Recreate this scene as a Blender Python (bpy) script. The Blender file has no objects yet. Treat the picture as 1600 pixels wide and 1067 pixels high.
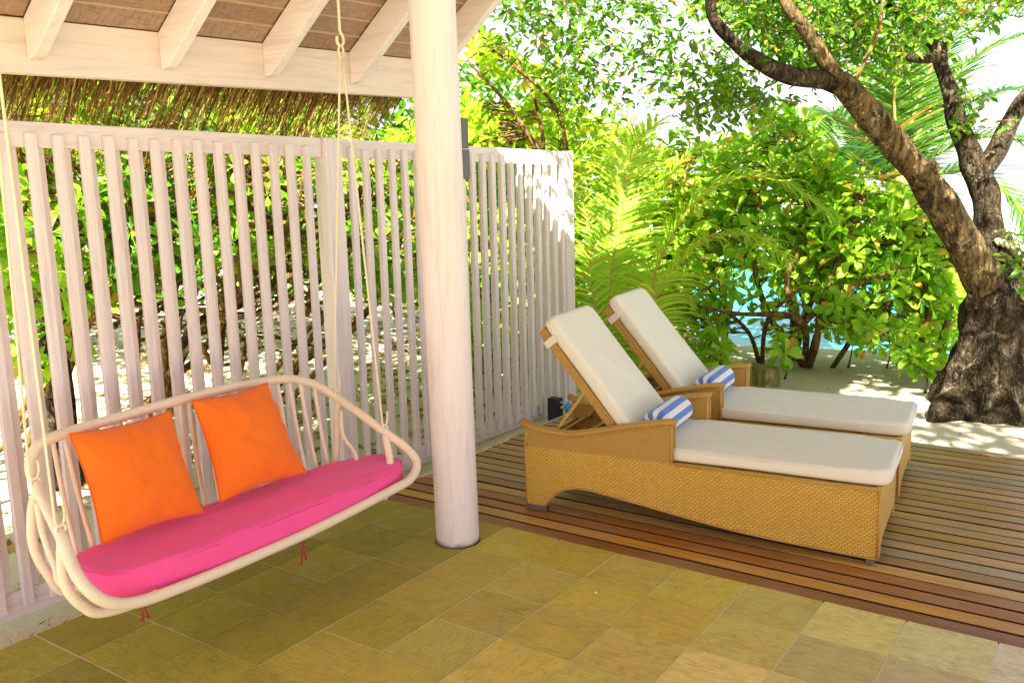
import bpy, math, random
import numpy as np
from mathutils import Vector, Matrix, noise as mnoise
rnd = random.Random(7)
rng = np.random.default_rng(11)
scene = bpy.context.scene
COL = scene.collection

# ------------------------------------------------------------------ camera
FPX = 1421.0; YAW, PITCH, ROLL = .6085, .1726, -.0261
CAM = np.array([2.8914, -3.6835, 1.9452])
_cy, _sy, _cp, _sp, _cr, _sr = math.cos(YAW), math.sin(YAW), math.cos(PITCH), math.sin(PITCH), math.cos(ROLL), math.sin(ROLL)
FWD = np.array([-_sy*_cp, _cy*_cp, -_sp]); _R = np.array([_cy, _sy, 0.]); _U = np.cross(_R, FWD)
RGT = _cr*_R+_sr*_U; UPV = -_sr*_R+_cr*_U
cam_data = bpy.data.cameras.new('camera'); cam = bpy.data.objects.new('camera', cam_data); COL.objects.link(cam)
cam_data.sensor_width = 36; cam_data.lens = 36*FPX/1600; cam_data.clip_start = .05; cam_data.clip_end = 3000
M = Matrix.Identity(4)
for r in range(3):
    M[r][0] = RGT[r]; M[r][1] = UPV[r]; M[r][2] = -FWD[r]; M[r][3] = CAM[r]
cam.matrix_world = M; scene.camera = cam
scene.render.resolution_x = 1024; scene.render.resolution_y = 682

# ------------------------------------------------------------------ sky, sun, exposure
SUN_EL, SUN_AZ = math.radians(46.5), (.50, -.866)          # horizontal direction TOWARDS the sun
world = bpy.data.worlds.new('World'); scene.world = world; world.use_nodes = True
nt = world.node_tree; nt.nodes.clear()
sky = nt.nodes.new('ShaderNodeTexSky'); sky.sky_type = 'NISHITA'; sky.sun_disc = False
sky.sun_elevation = SUN_EL; sky.sun_rotation = math.atan2(SUN_AZ[0], SUN_AZ[1])
sky.dust_density = 1.0; sky.air_density = 1.0; sky.altitude = 0
hs = nt.nodes.new('ShaderNodeHueSaturation'); hs.inputs['Saturation'].default_value = .30
bg = nt.nodes.new('ShaderNodeBackground'); bg.inputs['Strength'].default_value = .056
wo = nt.nodes.new('ShaderNodeOutputWorld')
nt.links.new(sky.outputs[0], hs.inputs['Color']); tn = nt.nodes.new('ShaderNodeMix'); tn.data_type = 'RGBA'; tn.blend_type = 'MULTIPLY'; tn.inputs[0].default_value = 1; tn.inputs[7].default_value = (.82, .78, .87, 1)
nt.links.new(hs.outputs[0], tn.inputs[6]); nt.links.new(tn.outputs[2], bg.inputs['Color']); nt.links.new(bg.outputs[0], wo.inputs[0])
sd = bpy.data.lights.new('sun', 'SUN'); sd.energy = 4.2; sd.angle = math.radians(.6); sd.color = (1, .96, .90)
sun = bpy.data.objects.new('sun', sd); COL.objects.link(sun)
_d = Vector((SUN_AZ[0]*math.cos(SUN_EL), SUN_AZ[1]*math.cos(SUN_EL), math.sin(SUN_EL)))
sun.rotation_euler = _d.to_track_quat('Z', 'Y').to_euler(); sun.location = (8, -10, 14)
vs = scene.view_settings; vs.view_transform = 'Standard'; vs.look = 'None'; vs.exposure = 2.58; vs.gamma = 1; vs.use_curve_mapping = False
scene.render.engine = 'CYCLES'
scene.cycles.max_bounces = 10; scene.cycles.diffuse_bounces = 5; scene.cycles.transmission_bounces = 6; scene.cycles.transparent_max_bounces = 8

# ------------------------------------------------------------------ helpers
def at(x, y, D):
    "point in the place seen at photo pixel x,y at depth D metres"
    return CAM + D*(FWD + RGT*(x-800)/FPX - UPV*(y-533.5)/FPX)
def ground(x, y, z=0.):
    d = FWD + RGT*(x-800)/FPX - UPV*(y-533.5)/FPX
    return CAM + d*((z-CAM[2])/d[2])
def proj(P):
    d = np.asarray(P, float)-CAM; w = d@FWD
    return 800+FPX*(d@RGT)/w, 533.5-FPX*(d@UPV)/w, w

def tag(o, label=None, cat=None, group=None, kind=None):
    if label: o['label'] = label
    if cat: o['category'] = cat
    if group: o['group'] = group
    if kind: o['kind'] = kind
    return o
def thing(name, label, cat, loc=(0, 0, 0), rz=0., group=None):
    o = bpy.data.objects.new(name, None); COL.objects.link(o); o.empty_display_size = .1
    o.location = loc; o.rotation_euler = (0, 0, rz)
    return tag(o, label, cat, group)
def link(name, me, mat=None, parent=None, local=True):
    o = bpy.data.objects.new(name, me); COL.objects.link(o)
    if mat is not None and not me.materials: me.materials.append(mat)
    if parent is not None:
        o.parent = parent
        if not local:
            root = parent; off = Vector((0, 0, 0))
            while root is not None: off += root.location; root = root.parent
            o.location = -off
    return o
def copy_tree(o, parent=None):
    c = o.copy(); COL.objects.link(c); c.parent = parent
    for ch in list(o.children): copy_tree(ch, c)
    return c

def catmull(pts, n=8):
    pts = [np.array(p, float) for p in pts]
    if len(pts) < 3:
        return [pts[0]+(pts[-1]-pts[0])*i/n for i in range(n+1)]
    P = [2*pts[0]-pts[1]]+pts+[2*pts[-1]-pts[-2]]; out = []
    for i in range(1, len(P)-2):
        for k in range(n):
            t = k/n; a, b, c, d = P[i-1], P[i], P[i+1], P[i+2]
            out.append(.5*((2*b)+(-a+c)*t+(2*a-5*b+4*c-d)*t*t+(-a+3*b-3*c+d)*t**3))
    out.append(P[-2]); return out

class MB:
    def __init__(s): s.v = []; s.f = []; s.uv = []; s.mi = []
    def quadf(s, idx, uv=None, mi=0):
        s.f.append(tuple(idx)); s.uv.append(uv if uv else [(0, 0)]*len(idx)); s.mi.append(mi)
    def box(s, x0, x1, y0, y1, z0, z1, mi=0):
        b = len(s.v)
        s.v += [(x, y, z) for z in (z0, z1) for y in (y0, y1) for x in (x0, x1)]
        dx, dy, dz = x1-x0, y1-y0, z1-z0
        for f, (p, q) in (((0, 2, 3, 1), (dy, dx)), ((4, 5, 7, 6), (dx, dy)), ((0, 1, 5, 4), (dx, dz)), ((2, 6, 7, 3), (dz, dx)), ((0, 4, 6, 2), (dz, dy)), ((1, 3, 7, 5), (dy, dz))):
            s.quadf([b+i for i in f], [(0, 0), (p, 0), (p, q), (0, q)], mi)
    def obox(s, a, b, w, h, up=(0, 0, 1), mi=0):
        "bar from a to b, w wide, h high"
        a = Vector(a); b = Vector(b); t = (b-a).normalized(); sd = t.cross(Vector(up)).normalized(); u = sd.cross(t)
        base = len(s.v)
        for p in (a, b):
            for i, j in ((-1, -1), (1, -1), (1, 1), (-1, 1)): s.v.append(tuple(p+sd*(w/2*i)+u*(h/2*j)))
        L = (b-a).length
        for i in range(4):
            j = (i+1) % 4; s.quadf([base+i, base+j, base+4+j, base+4+i], [(0, 0), (0, w), (L, w), (L, 0)], mi)
        s.quadf([base+3, base+2, base+1, base]); s.quadf([base+4, base+5, base+6, base+7])
    def tube(s, pts, r, n=8, cap=True, mi=0, closed=False, sx=1., jitter=0, ridge=0):
        pts = [Vector(p) for p in pts]; N = len(pts)
        if not hasattr(r, '__len__'): r = [r]*N
        b = len(s.v); nrm = None; L = 0; Ls = []
        for i, p in enumerate(pts):
            if closed: t = (pts[(i+1) % N]-pts[i-1]).normalized()
            else: t = (pts[min(i+1, N-1)]-pts[max(i-1, 0)]).normalized()
            if nrm is None:
                nrm = Vector((0, 0, 1)) if abs(t.z) < .8 else Vector((1, 0, 0))
            nrm = (nrm-t*nrm.dot(t)).normalized(); bi = t.cross(nrm)
            if i: L += (p-pts[i-1]).length
            Ls.append(L)
            for k in range(n):
                a = 2*math.pi*k/n; rr = r[i]
                if jitter:
                    q = p+nrm*math.cos(a)*rr+bi*math.sin(a)*rr
                    rr *= 1+jitter*mnoise.noise(q*2.2)+jitter*.6*mnoise.noise(q*6)
                    if ridge: rr *= 1+ridge*mnoise.noise(Vector((math.cos(a)*3, math.sin(a)*3, L*.55)))
                s.v.append(tuple(p+nrm*(math.cos(a)*rr*sx)+bi*(math.sin(a)*rr)))
        seg = N if closed else N-1
        for i in range(seg):
            i2 = (i+1) % N; l0 = Ls[i]; l1 = Ls[i2] if i2 else L+(pts[0]-pts[-1]).length
            for k in range(n):
                k2 = (k+1) % n
                s.quadf([b+i*n+k, b+i*n+k2, b+i2*n+k2, b+i2*n+k], [(l0, k/n), (l0, (k+1)/n), (l1, (k+1)/n), (l1, k/n)], mi)
        if cap and not closed:
            s.quadf([b+k for k in range(n)][::-1], None, mi); s.quadf([b+(N-1)*n+k for k in range(n)], None, mi)
    def prism(s, poly, y0, y1, mi=0):
        "polygon in x,z (counter-clockwise seen from -y) extruded along y"
        b = len(s.v); n = len(poly)
        s.v += [(x, y0, z) for x, z in poly]+[(x, y1, z) for x, z in poly]
        s.quadf(range(b, b+n), [(x, z) for x, z in poly], mi); s.quadf(list(range(b+n, b+2*n))[::-1], [(x, z) for x, z in poly][::-1], mi)
        for i in range(n):
            j = (i+1) % n; s.quadf([b+j, b+i, b+n+i, b+n+j], [(poly[j][0], poly[j][1]), (poly[i][0], poly[i][1]), (poly[i][0]+.03, poly[i][1]+.03), (poly[j][0]+.03, poly[j][1]+.03)], mi)
    def grid(s, P, uvs=None, mi=0, wrapu=False):
        "P: list of rows of points"
        b = len(s.v); R = len(P); Cn = len(P[0])
        for row in P:
            for p in row: s.v.append(tuple(p))
        for i in range(R-1):
            for j in range(Cn if wrapu else Cn-1):
                j2 = (j+1) % Cn
                s.quadf([b+i*Cn+j, b+i*Cn+j2, b+(i+1)*Cn+j2, b+(i+1)*Cn+j], [(j/(Cn-1), i/(R-1)), ((j+1)/(Cn-1), i/(R-1)), ((j+1)/(Cn-1), (i+1)/(R-1)), (j/(Cn-1), (i+1)/(R-1))], mi)
    def mesh(s, name, smooth=False):
        me = bpy.data.meshes.new(name); me.from_pydata([tuple(map(float, v)) for v in s.v], [], s.f)
        uvl = me.uv_layers.new(name='UVMap'); flat = [c for f in s.uv for p in f for c in p]
        if len(flat) == 2*len(me.loops): uvl.data.foreach_set('uv', flat)
        if any(s.mi): me.polygons.foreach_set('material_index', s.mi)
        if smooth: me.polygons.foreach_set('use_smooth', [True]*len(me.polygons))
        me.validate(); me.update(); return me
    def build(s, name, mat, parent=None, smooth=False, bevel=0, local=True, seg=2, kind=None, label=None):
        me = s.mesh(name, smooth); 
        for m in (mat if isinstance(mat, (list, tuple)) else [mat]): me.materials.append(m)
        o = link(name, me, None, parent, local)
        if bevel:
            md = o.modifiers.new('bevel', 'BEVEL'); md.width = bevel; md.segments = seg; md.limit_method = 'ANGLE'; md.angle_limit = math.radians(40)
        if kind: o['kind'] = kind
        if label: o['label'] = label
        return o

# ------------------------------------------------------------------ materials
class NT:
    def __init__(s, name):
        s.m = bpy.data.materials.new(name); s.m.use_nodes = True; s.t = s.m.node_tree; s.t.nodes.clear()
        s.out = s.n('ShaderNodeOutputMaterial')
    def n(s, k, **kw):
        o = s.t.nodes.new(k)
        for a, b in kw.items(): setattr(o, a, b)
        return o
    def l(s, a, b): s.t.links.new(a, b)
    def coord(s, which='Object', scale=(1, 1, 1), rot=(0, 0, 0)):
        c = s.n('ShaderNodeTexCoord'); mp = s.n('ShaderNodeMapping'); mp.inputs['Scale'].default_value = scale; mp.inputs['Rotation'].default_value = rot
        s.l(c.outputs[which], mp.inputs[0]); return mp.outputs[0]
    def noise(s, vec, scale, detail=4, rough=.55, dist=0):
        o = s.n('ShaderNodeTexNoise'); o.inputs['Scale'].default_value = scale; o.inputs['Detail'].default_value = detail; o.inputs['Roughness'].default_value = rough; o.inputs['Distortion'].default_value = dist
        if vec is not None: s.l(vec, o.inputs['Vector'])
        return o.outputs['Fac']
    def ramp(s, fac, stops):
        o = s.n('ShaderNodeValToRGB'); e = o.color_ramp.elements
        while len(e) < len(stops): e.new(.5)
        for i, (p, c) in enumerate(stops): e[i].position = p; e[i].color = (*c, 1) if len(c) == 3 else c
        s.l(fac, o.inputs[0]); return o.outputs[0]
    def mix(s, fac, a, b, mode='MIX'):
        o = s.n('ShaderNodeMix', data_type='RGBA', blend_type=mode)
        for inp, v in ((o.inputs[0], fac), (o.inputs[6], a), (o.inputs[7], b)):
            if hasattr(v, 'links') or hasattr(v, 'is_linked'): s.l(v, inp)
            else: inp.default_value = v if not isinstance(v, tuple) else (*v, 1)
        return o.outputs[2]
    def math(s, op, a, b=0.):
        o = s.n('ShaderNodeMath', operation=op)
        for inp, v in ((o.inputs[0], a), (o.inputs[1], b)):
            if hasattr(v, 'is_linked'): s.l(v, inp)
            else: inp.default_value = v
        return o.outputs[0]
    def bump(s, h, strength=.3, dist=.01, nrm=None):
        o = s.n('ShaderNodeBump'); o.inputs['Strength'].default_value = strength; o.inputs['Distance'].default_value = dist; s.l(h, o.inputs['Height'])
        if nrm is not None: s.l(nrm, o.inputs['Normal'])
        return o.outputs[0]
    def bsdf(s, col, rough=.6, nrm=None, spec=.3, metal=0, sheen=0):
        o = s.n('ShaderNodeBsdfPrincipled')
        for k, v in (('Base Color', col), ('Roughness', rough)):
            if hasattr(v, 'is_linked'): s.l(v, o.inputs[k])
            else: o.inputs[k].default_value = (*v, 1) if isinstance(v, tuple) else v
        o.inputs['Specular IOR Level'].default_value = spec; o.inputs['Metallic'].default_value = metal
        if sheen: o.inputs['Sheen Weight'].default_value = sheen
        if nrm is not None: s.l(nrm, o.inputs['Normal'])
        return o.outputs[0]
    def done(s, sh): s.l(sh, s.out.inputs[0]); return s.m
    def rand(s): return s.n('ShaderNodeObjectInfo').outputs['Random']

def mat_paintwood(name, base, dark, axis=2, amt=.5, tint=True):
    m = NT(name); sc = [14, 14, 14]; sc[axis] = .9
    v = m.coord('Object', tuple(sc)); rn = m.rand()
    add = m.n('ShaderNodeVectorMath', operation='ADD'); cmb = m.n('ShaderNodeCombineXYZ'); r10 = m.math('MULTIPLY', rn, 37.)
    for i in range(3): m.l(r10, cmb.inputs[i])
    m.l(v, add.inputs[0]); m.l(cmb.outputs[0], add.inputs[1]); v2 = add.outputs[0]
    g = m.noise(v2, 2.2, 6, .65, .6); g2 = m.noise(v2, .35, 3, .5)
    c = m.ramp(g, [(.30, dark), (.52, base), (1, tuple(min(1, x*1.05) for x in base))])
    c2 = m.mix(m.math('MULTIPLY', g2, amt), c, tuple(x*.93 for x in dark))
    if tint: c2 = m.mix(m.math('MULTIPLY', rn, .22), c2, (dark[0]*1.02, dark[1]*.97, dark[2]*.9))
    return m.done(m.bsdf(c2, .62, m.bump(g, .25, .003), .25))

def mat_leaf(name, c1, c2, c3, trans=.45, tmul=1.25):
    m = NT(name); geo = m.n('ShaderNodeNewGeometry'); r = m.math('FRACT', m.math('ADD', geo.outputs['Random Per Island'], m.math('MULTIPLY', m.rand(), 7.31)))
    c = m.ramp(r, [(0, c1), (.5, c2), (.90, c3), (.955, c3), (.965, (.62, .46, .05)), (.99, (.50, .22, .03))])
    uv = m.n('ShaderNodeTexCoord').outputs['UV']; sep = m.n('ShaderNodeSeparateXYZ'); m.l(uv, sep.inputs[0])
    mid = m.math('LESS_THAN', m.math('ABSOLUTE', m.math('SUBTRACT', sep.outputs[0], .5)), .035)
    c = m.mix(m.math('MULTIPLY', mid, .45), c, tuple(min(.8, x*1.6+.05) for x in c3))
    n = m.noise(m.coord('Object'), 9, 2); c = m.mix(m.math('MULTIPLY', n, .35), c, c1)
    sh = m.bsdf(c, .42, None, .35); tr = m.n('ShaderNodeBsdfTranslucent')
    tc = m.mix(1., c, (tmul*1.02, tmul, tmul*.6), 'MULTIPLY'); m.l(tc, tr.inputs[0])
    mx = m.n('ShaderNodeMixShader'); mx.inputs[0].default_value = trans; m.l(sh, mx.inputs[1]); m.l(tr.outputs[0], mx.inputs[2])
    return m.done(mx.outputs[0])

def mat_bark(name, dark, mid, pale, scale=6, patch=.55, bump=.9):
    m = NT(name); v = m.coord('Object', (1, 1, .45)); g = m.noise(v, scale*2.2, 8, .7, 1.2); p = m.noise(m.coord('Object'), scale*.55, 5, .7, .8); q = m.noise(m.coord('Object'), scale*3.5, 6, .75)
    vo = m.n('ShaderNodeTexVoronoi', feature='DISTANCE_TO_EDGE'); vo.inputs['Scale'].default_value = scale*2.4; m.l(v, vo.inputs['Vector'])
    cr = m.ramp(vo.outputs['Distance'], [(0, (0, 0, 0)), (.15, (1, 1, 1))])
    c = m.ramp(g, [(.36, dark), (.60, mid)]); c = m.mix(m.ramp(p, [(patch, (0, 0, 0)), (patch+.12, (1, 1, 1))]), c, pale)
    c = m.mix(m.ramp(q, [(.60, (0, 0, 0)), (.68, (1, 1, 1))]), c, tuple(min(1, x*1.5+.08) for x in pale)); c = m.mix(m.ramp(q, [(.3, (.8, .8, .8)), (.38, (0, 0, 0))]), c, tuple(x*.4 for x in dark))
    st = m.noise(m.coord('Object', (1, 1, .22)), scale*1.6, 7, .75, 1.5); c = m.mix(m.ramp(st, [(.40, (.9, .9, .9)), (.52, (0, 0, 0))]), c, tuple(x*.55 for x in dark))
    h = m.math('ADD', m.math('ADD', m.math('MULTIPLY', cr, .5), g), m.math('MULTIPLY', st, 1.2))
    return m.done(m.bsdf(c, .85, m.bump(h, bump, .035), .15))

def mat_simple(name, col, rough=.5, spec=.3, metal=0, var=.15, scale=20, bump=.1):
    m = NT(name); g = m.noise(m.coord('Object'), scale, 4); c = m.mix(m.math('MULTIPLY', g, var*2), col, tuple(x*.6 for x in col))
    return m.done(m.bsdf(c, rough, m.bump(g, bump, .003), spec, metal))

MT = {}
MT['fence'] = mat_paintwood('fence_paint', (.85, .76, .75), (.63, .56, .59), 2)
MT['fence_h'] = mat_paintwood('rail_paint', (.84, .75, .73), (.61, .55, .56), 1)
MT['beam'] = mat_paintwood('beam_paint', (.80, .68, .60), (.64, .53, .47), 1, .35)
MT['rafter'] = mat_paintwood('rafter_paint', (.85, .75, .72), (.66, .58, .56), 0, .3)

def mat_pillar():
    m = NT('pillar_paint'); v = m.coord('Object', (16, 16, 1.2)); g = m.noise(v, 2, 7, .7, .5); b = m.noise(m.coord('Object', (1, 1, .5)), 2.2, 4)
    c = m.ramp(g, [(.28, (.60, .52, .50)), (.46, (.79, .71, .69)), (.8, (.85, .78, .77))]); c = m.mix(m.math('MULTIPLY', b, .4), c, (.66, .56, .53))
    sep = m.n('ShaderNodeSeparateXYZ'); m.l(m.coord('Object'), sep.inputs[0]); dn = m.noise(m.coord('Object'), 22, 5, .7)
    low = m.ramp(m.math('ADD', sep.outputs[2], m.math('MULTIPLY', dn, .10)), [(.055, (1, 1, 1)), (.085, (0, 0, 0))])
    c = m.mix(m.math('MULTIPLY', low, .75), c, (.10, .085, .06))
    return m.done(m.bsdf(c, .6, m.bump(g, .35, .004), .25))
MT['pillar'] = mat_pillar()

def mat_soffit():
    m = NT('soffit_weave'); v = m.coord('Object', (1, 1, 1)); a = m.noise(m.coord('Object', (90, 8, 90)), 1.5, 5, .7); b = m.noise(m.coord('Object', (10, 120, 10)), 1.5, 4, .6); rn = m.rand()
    c = m.ramp(m.math('MULTIPLY', m.math('ADD', a, b), .5), [(.36, (.20, .125, .085)), (.5, (.38, .26, .19)), (.66, (.52, .38, .29))])
    c = m.mix(m.math('MULTIPLY', rn, .3), c, (.2, .10, .05))
    return m.done(m.bsdf(c, .7, m.bump(a, .3, .002), .2))
MT['soffit'] = mat_soffit()
MT['seam'] = mat_simple('pale_batten', (.62, .44, .28), .6)

def mat_tile():
    m = NT('slate_tile'); oi = m.n('ShaderNodeObjectInfo'); rn = oi.outputs['Random']
    cmb = m.n('ShaderNodeCombineXYZ'); k = m.math('MULTIPLY', rn, 91.)
    for i in range(3): m.l(k, cmb.inputs[i])
    ad = m.n('ShaderNodeVectorMath', operation='ADD'); m.l(m.coord('Object'), ad.inputs[0]); m.l(cmb.outputs[0], ad.inputs[1]); v = ad.outputs[0]
    g = m.noise(v, 7, 8, .7, 1.5); mp = m.n('ShaderNodeMapping'); mp.inputs['Scale'].default_value = (4, 22, 4); mp.inputs['Rotation'].default_value = (0, 0, .5); m.l(v, mp.inputs[0]); s = m.noise(mp.outputs[0], 2.5, 7, .68, 1.4)
    c = m.mix(1., oi.outputs['Color'], m.ramp(g, [(.25, (.70, .68, .62)), (.5, (1, 1, 1)), (.8, (1.18, 1.15, 1.15))]), 'MULTIPLY')
    c = m.mix(1., c, m.ramp(s, [(.3, (.72, .72, .70)), (.5, (1, 1, 1)), (.75, (1.1, 1.1, 1.15))]), 'MULTIPLY')
    wv = m.noise(m.coord('Object'), 1.8, 3); c = m.mix(m.ramp(m.noise(v, 3.2, 5, .6, 2.), [(.56, (0, 0, 0)), (.72, (.4, .4, .4))]), c, (.46, .40, .22))
    ro = m.ramp(g, [(.3, (.42, .42, .42)), (.7, (.62, .62, .62))])
    return m.done(m.bsdf(c, ro, m.bump(m.math('ADD', s, m.math('MULTIPLY', g, .5)), .85, .008), .4))
MT['tile'] = mat_tile()
MT['grout'] = mat_simple('tile_grout', (.80, .75, .56), .9, .1, var=.35, scale=9)

def mat_board():
    m = NT('deck_wood'); oi = m.n('ShaderNodeObjectInfo'); rn = oi.outputs['Random']
    cmb = m.n('ShaderNodeCombineXYZ'); k = m.math('MULTIPLY', rn, 53.)
    for i in range(3): m.l(k, cmb.inputs[i])
    ad = m.n('ShaderNodeVectorMath', operation='ADD'); m.l(m.coord('Object'), ad.inputs[0]); m.l(cmb.outputs[0], ad.inputs[1]); v = ad.outputs[0]
    mp = m.n('ShaderNodeMapping'); mp.inputs['Scale'].default_value = (1.2, 26, 26); m.l(v, mp.inputs[0])
    g = m.noise(mp.outputs[0], 2.0, 7, .68, .7); b = m.noise(v, 1.6, 4, .6)
    c = m.mix(1., oi.outputs['Color'], m.ramp(g, [(.3, (.55, .5, .45)), (.52, (1, 1, 1)), (.75, (1.3, 1.3, 1.3))]), 'MULTIPLY')
    c = m.mix(m.ramp(b, [(.45, (0, 0, 0)), (.75, (.55, .55, .55))]), c, (.34, .28, .18))
    return m.done(m.bsdf(c, .40, m.bump(g, .3, .003), .4))
MT['board'] = mat_board()
MT['board_edge'] = mat_simple('gap_shade_board_edge', (.045, .028, .014), .9)  # shade of the gaps, painted onto the long sides of the boards
MT['joist'] = mat_simple('dark_joist', (.02, .015, .01), .9)

def mat_sand():
    m = NT('coral_sand'); v = m.coord('Object'); a = m.noise(v, .9, 6, .6); b = m.noise(v, 55, 5, .8); d = m.noise(v, 7, 6, .65)
    c = m.ramp(a, [(.3, (.62, .54, .34)), (.7, (.74, .66, .46))]); c = m.mix(m.ramp(b, [(.60, (0, 0, 0)), (.70, (.8, .8, .8))]), c, (.30, .25, .13)); c = m.mix(m.math('MULTIPLY', d, .35), c, (.72, .66, .50))
    sp = m.noise(v, 16, 4, .7); c = m.mix(m.ramp(sp, [(.66, (0, 0, 0)), (.71, (.85, .85, .85))]), c, (.17, .12, .06))
    h = m.math('ADD', m.math('MULTIPLY', d, 1.), m.math('MULTIPLY', b, .25))
    return m.done(m.bsdf(c, .95, m.bump(h, .8, .03), .05))
MT['sand'] = mat_sand()

def mat_sea():
    m = NT('lagoon_water'); v = m.coord('Object'); w = m.noise(m.coord('Object', (1, 1, 1), (0, 0, .5)), 1.3, 6, .6); far = m.noise(m.coord('Object', (.03, .12, 1), (0, 0, .6)), 1, 3)
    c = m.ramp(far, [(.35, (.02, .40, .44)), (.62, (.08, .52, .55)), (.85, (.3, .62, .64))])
    sep = m.n('ShaderNodeSeparateXYZ'); m.l(v, sep.inputs[0]); ed = m.math('ADD', m.math('MULTIPLY', sep.outputs[1], .01), m.math('MULTIPLY', far, .06))   # bright sky glare painted into the water colour, paler further out
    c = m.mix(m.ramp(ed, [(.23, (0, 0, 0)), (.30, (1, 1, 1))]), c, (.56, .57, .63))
    return m.done(m.bsdf(c, .35, m.bump(w, .7, .08), .25))
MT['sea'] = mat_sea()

def mat_wicker(name='rattan_weave', rw=.026, rh=.0118, ca=(.80, .49, .075), cb=(.50, .27, .028)):
    m = NT(name); c = m.n('ShaderNodeTexCoord'); sep = m.n('ShaderNodeSeparateXYZ'); m.l(c.outputs['Object'], sep.inputs[0])
    wob = m.math('MULTIPLY', m.noise(c.outputs['Object'], 14, 3), .010)
    row = m.math('MULTIPLY', m.math('ADD', sep.outputs[2], wob), 1/rh)
    xx = m.math('MULTIPLY', m.math('ADD', m.math('ADD', sep.outputs[0], m.math('MULTIPLY', sep.outputs[1], .97)), wob), 1/rw)
    u = m.math('ADD', xx, m.math('MULTIPLY', m.math('FLOOR', row), .5))
    su = m.math('ABSOLUTE', m.math('SINE', m.math('MULTIPLY', u, math.pi))); sv = m.math('ABSOLUTE', m.math('SINE', m.math('MULTIPLY', row, math.pi)))
    hgt = m.math('MULTIPLY', m.math('POWER', su, .55), m.math('POWER', sv, .45))
    wn = m.n('ShaderNodeTexWhiteNoise', noise_dimensions='2D'); cm = m.n('ShaderNodeCombineXYZ'); m.l(m.math('FLOOR', u), cm.inputs[0]); m.l(m.math('FLOOR', row), cm.inputs[1]); m.l(cm.outputs[0], wn.inputs['Vector'])
    base = m.mix(m.math('MULTIPLY', wn.outputs['Value'], .35), ca, cb)
    n = m.noise(m.coord('Object'), 5, 4); base = m.mix(m.math('MULTIPLY', n, .3), base, (.62, .40, .12))
    col = m.mix(m.ramp(hgt, [(.12, (1, 1, 1)), (.62, (0, 0, 0))]), base, tuple(.6*x for x in cb))
    return m.done(m.bsdf(col, .42, m.bump(hgt, 1., .0045), .4))
MT['wicker'] = mat_wicker()
MT['wicker_open'] = mat_wicker('rattan_ribbing', .013, .010, (.66, .38, .08), (.46, .24, .04))

def mat_wrap(name, col, dark, per=.010, strength=.6):
    m = NT(name); c = m.n('ShaderNodeTexCoord'); mp = m.n('ShaderNodeMapping'); mp.inputs['Scale'].default_value = (1/per, 1., 1); m.l(c.outputs['UV'], mp.inputs[0])
    w = m.n('ShaderNodeTexWave'); w.inputs['Scale'].default_value = .314; w.inputs['Distortion'].default_value = .6; w.bands_direction = 'DIAGONAL' if per < .009 else 'X'; m.l(mp.outputs[0], w.inputs['Vector'])
    n = m.noise(m.coord('Object'), 9, 5); cc = m.mix(m.math('MULTIPLY', m.math('SUBTRACT', 1., w.outputs['Fac']), .35), col, dark); cc = m.mix(m.math('MULTIPLY', n, .4), cc, tuple(.5*(a+b) for a, b in zip(col, dark)))
    return m.done(m.bsdf(cc, .45, m.bump(w.outputs['Fac'], strength, .0015), .35))
MT['wrap'] = mat_wrap('rattan_wrap', (.58, .33, .07), (.20, .10, .02), .012, .9)
MT['cane'] = mat_wrap('cream_cane', (.83, .72, .56), (.66, .52, .36), .011, .45)
MT['cane_thin'] = mat_simple('cream_spindle', (.85, .74, .62), .45, var=.12, scale=30)
MT['rod'] = mat_simple('cream_rod', (.80, .70, .48), .45, var=.12, scale=25)
MT['rope'] = mat_wrap('cream_rope', (.78, .70, .40), (.45, .36, .15), .012, .7)
MT['metal'] = mat_simple('foot_metal', (.25, .20, .16), .35, .5, .6)

def mat_fabric(name, col, shade, wr=.25, scale=5):
    m = NT(name); v = m.coord('Object'); n = m.noise(v, scale, 5, .6, .4); f = m.noise(v, 420, 2, .6); st = m.noise(v, 1.6, 3)
    c = m.mix(m.math('MULTIPLY', st, .5), col, shade); c = m.mix(m.math('MULTIPLY', f, .18), c, tuple(x*.7 for x in shade))
    b1 = m.bump(n, wr, .03); b2 = m.bump(f, .35, .0008, b1)
    return m.done(m.bsdf(c, .85, b2, .1, sheen=.15))
MT['mattress'] = mat_fabric('cream_canvas', (.80, .77, .64), (.74, .71, .56), .3, 3)
MT['orange'] = mat_fabric('orange_cotton', (.92, .19, .018), (.84, .15, .012), .5, 6)
MT['pink'] = mat_fabric('pink_canvas', (.95, .11, .34), (.88, .075, .32), .35, 4)
MT['piping'] = mat_fabric('orange_piping', (.80, .13, .008), (.7, .1, .01), .1)
MT['pinkpipe'] = mat_fabric('pink_piping', (.88, .08, .30), (.75, .04, .18), .1)
MT['ribbon'] = mat_fabric('crimson_tape', (.45, .01, .06), (.35, .01, .04), .1)
MT['strap'] = mat_fabric('cream_strap', (.78, .70, .62), (.70, .6, .52), .1)

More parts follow.
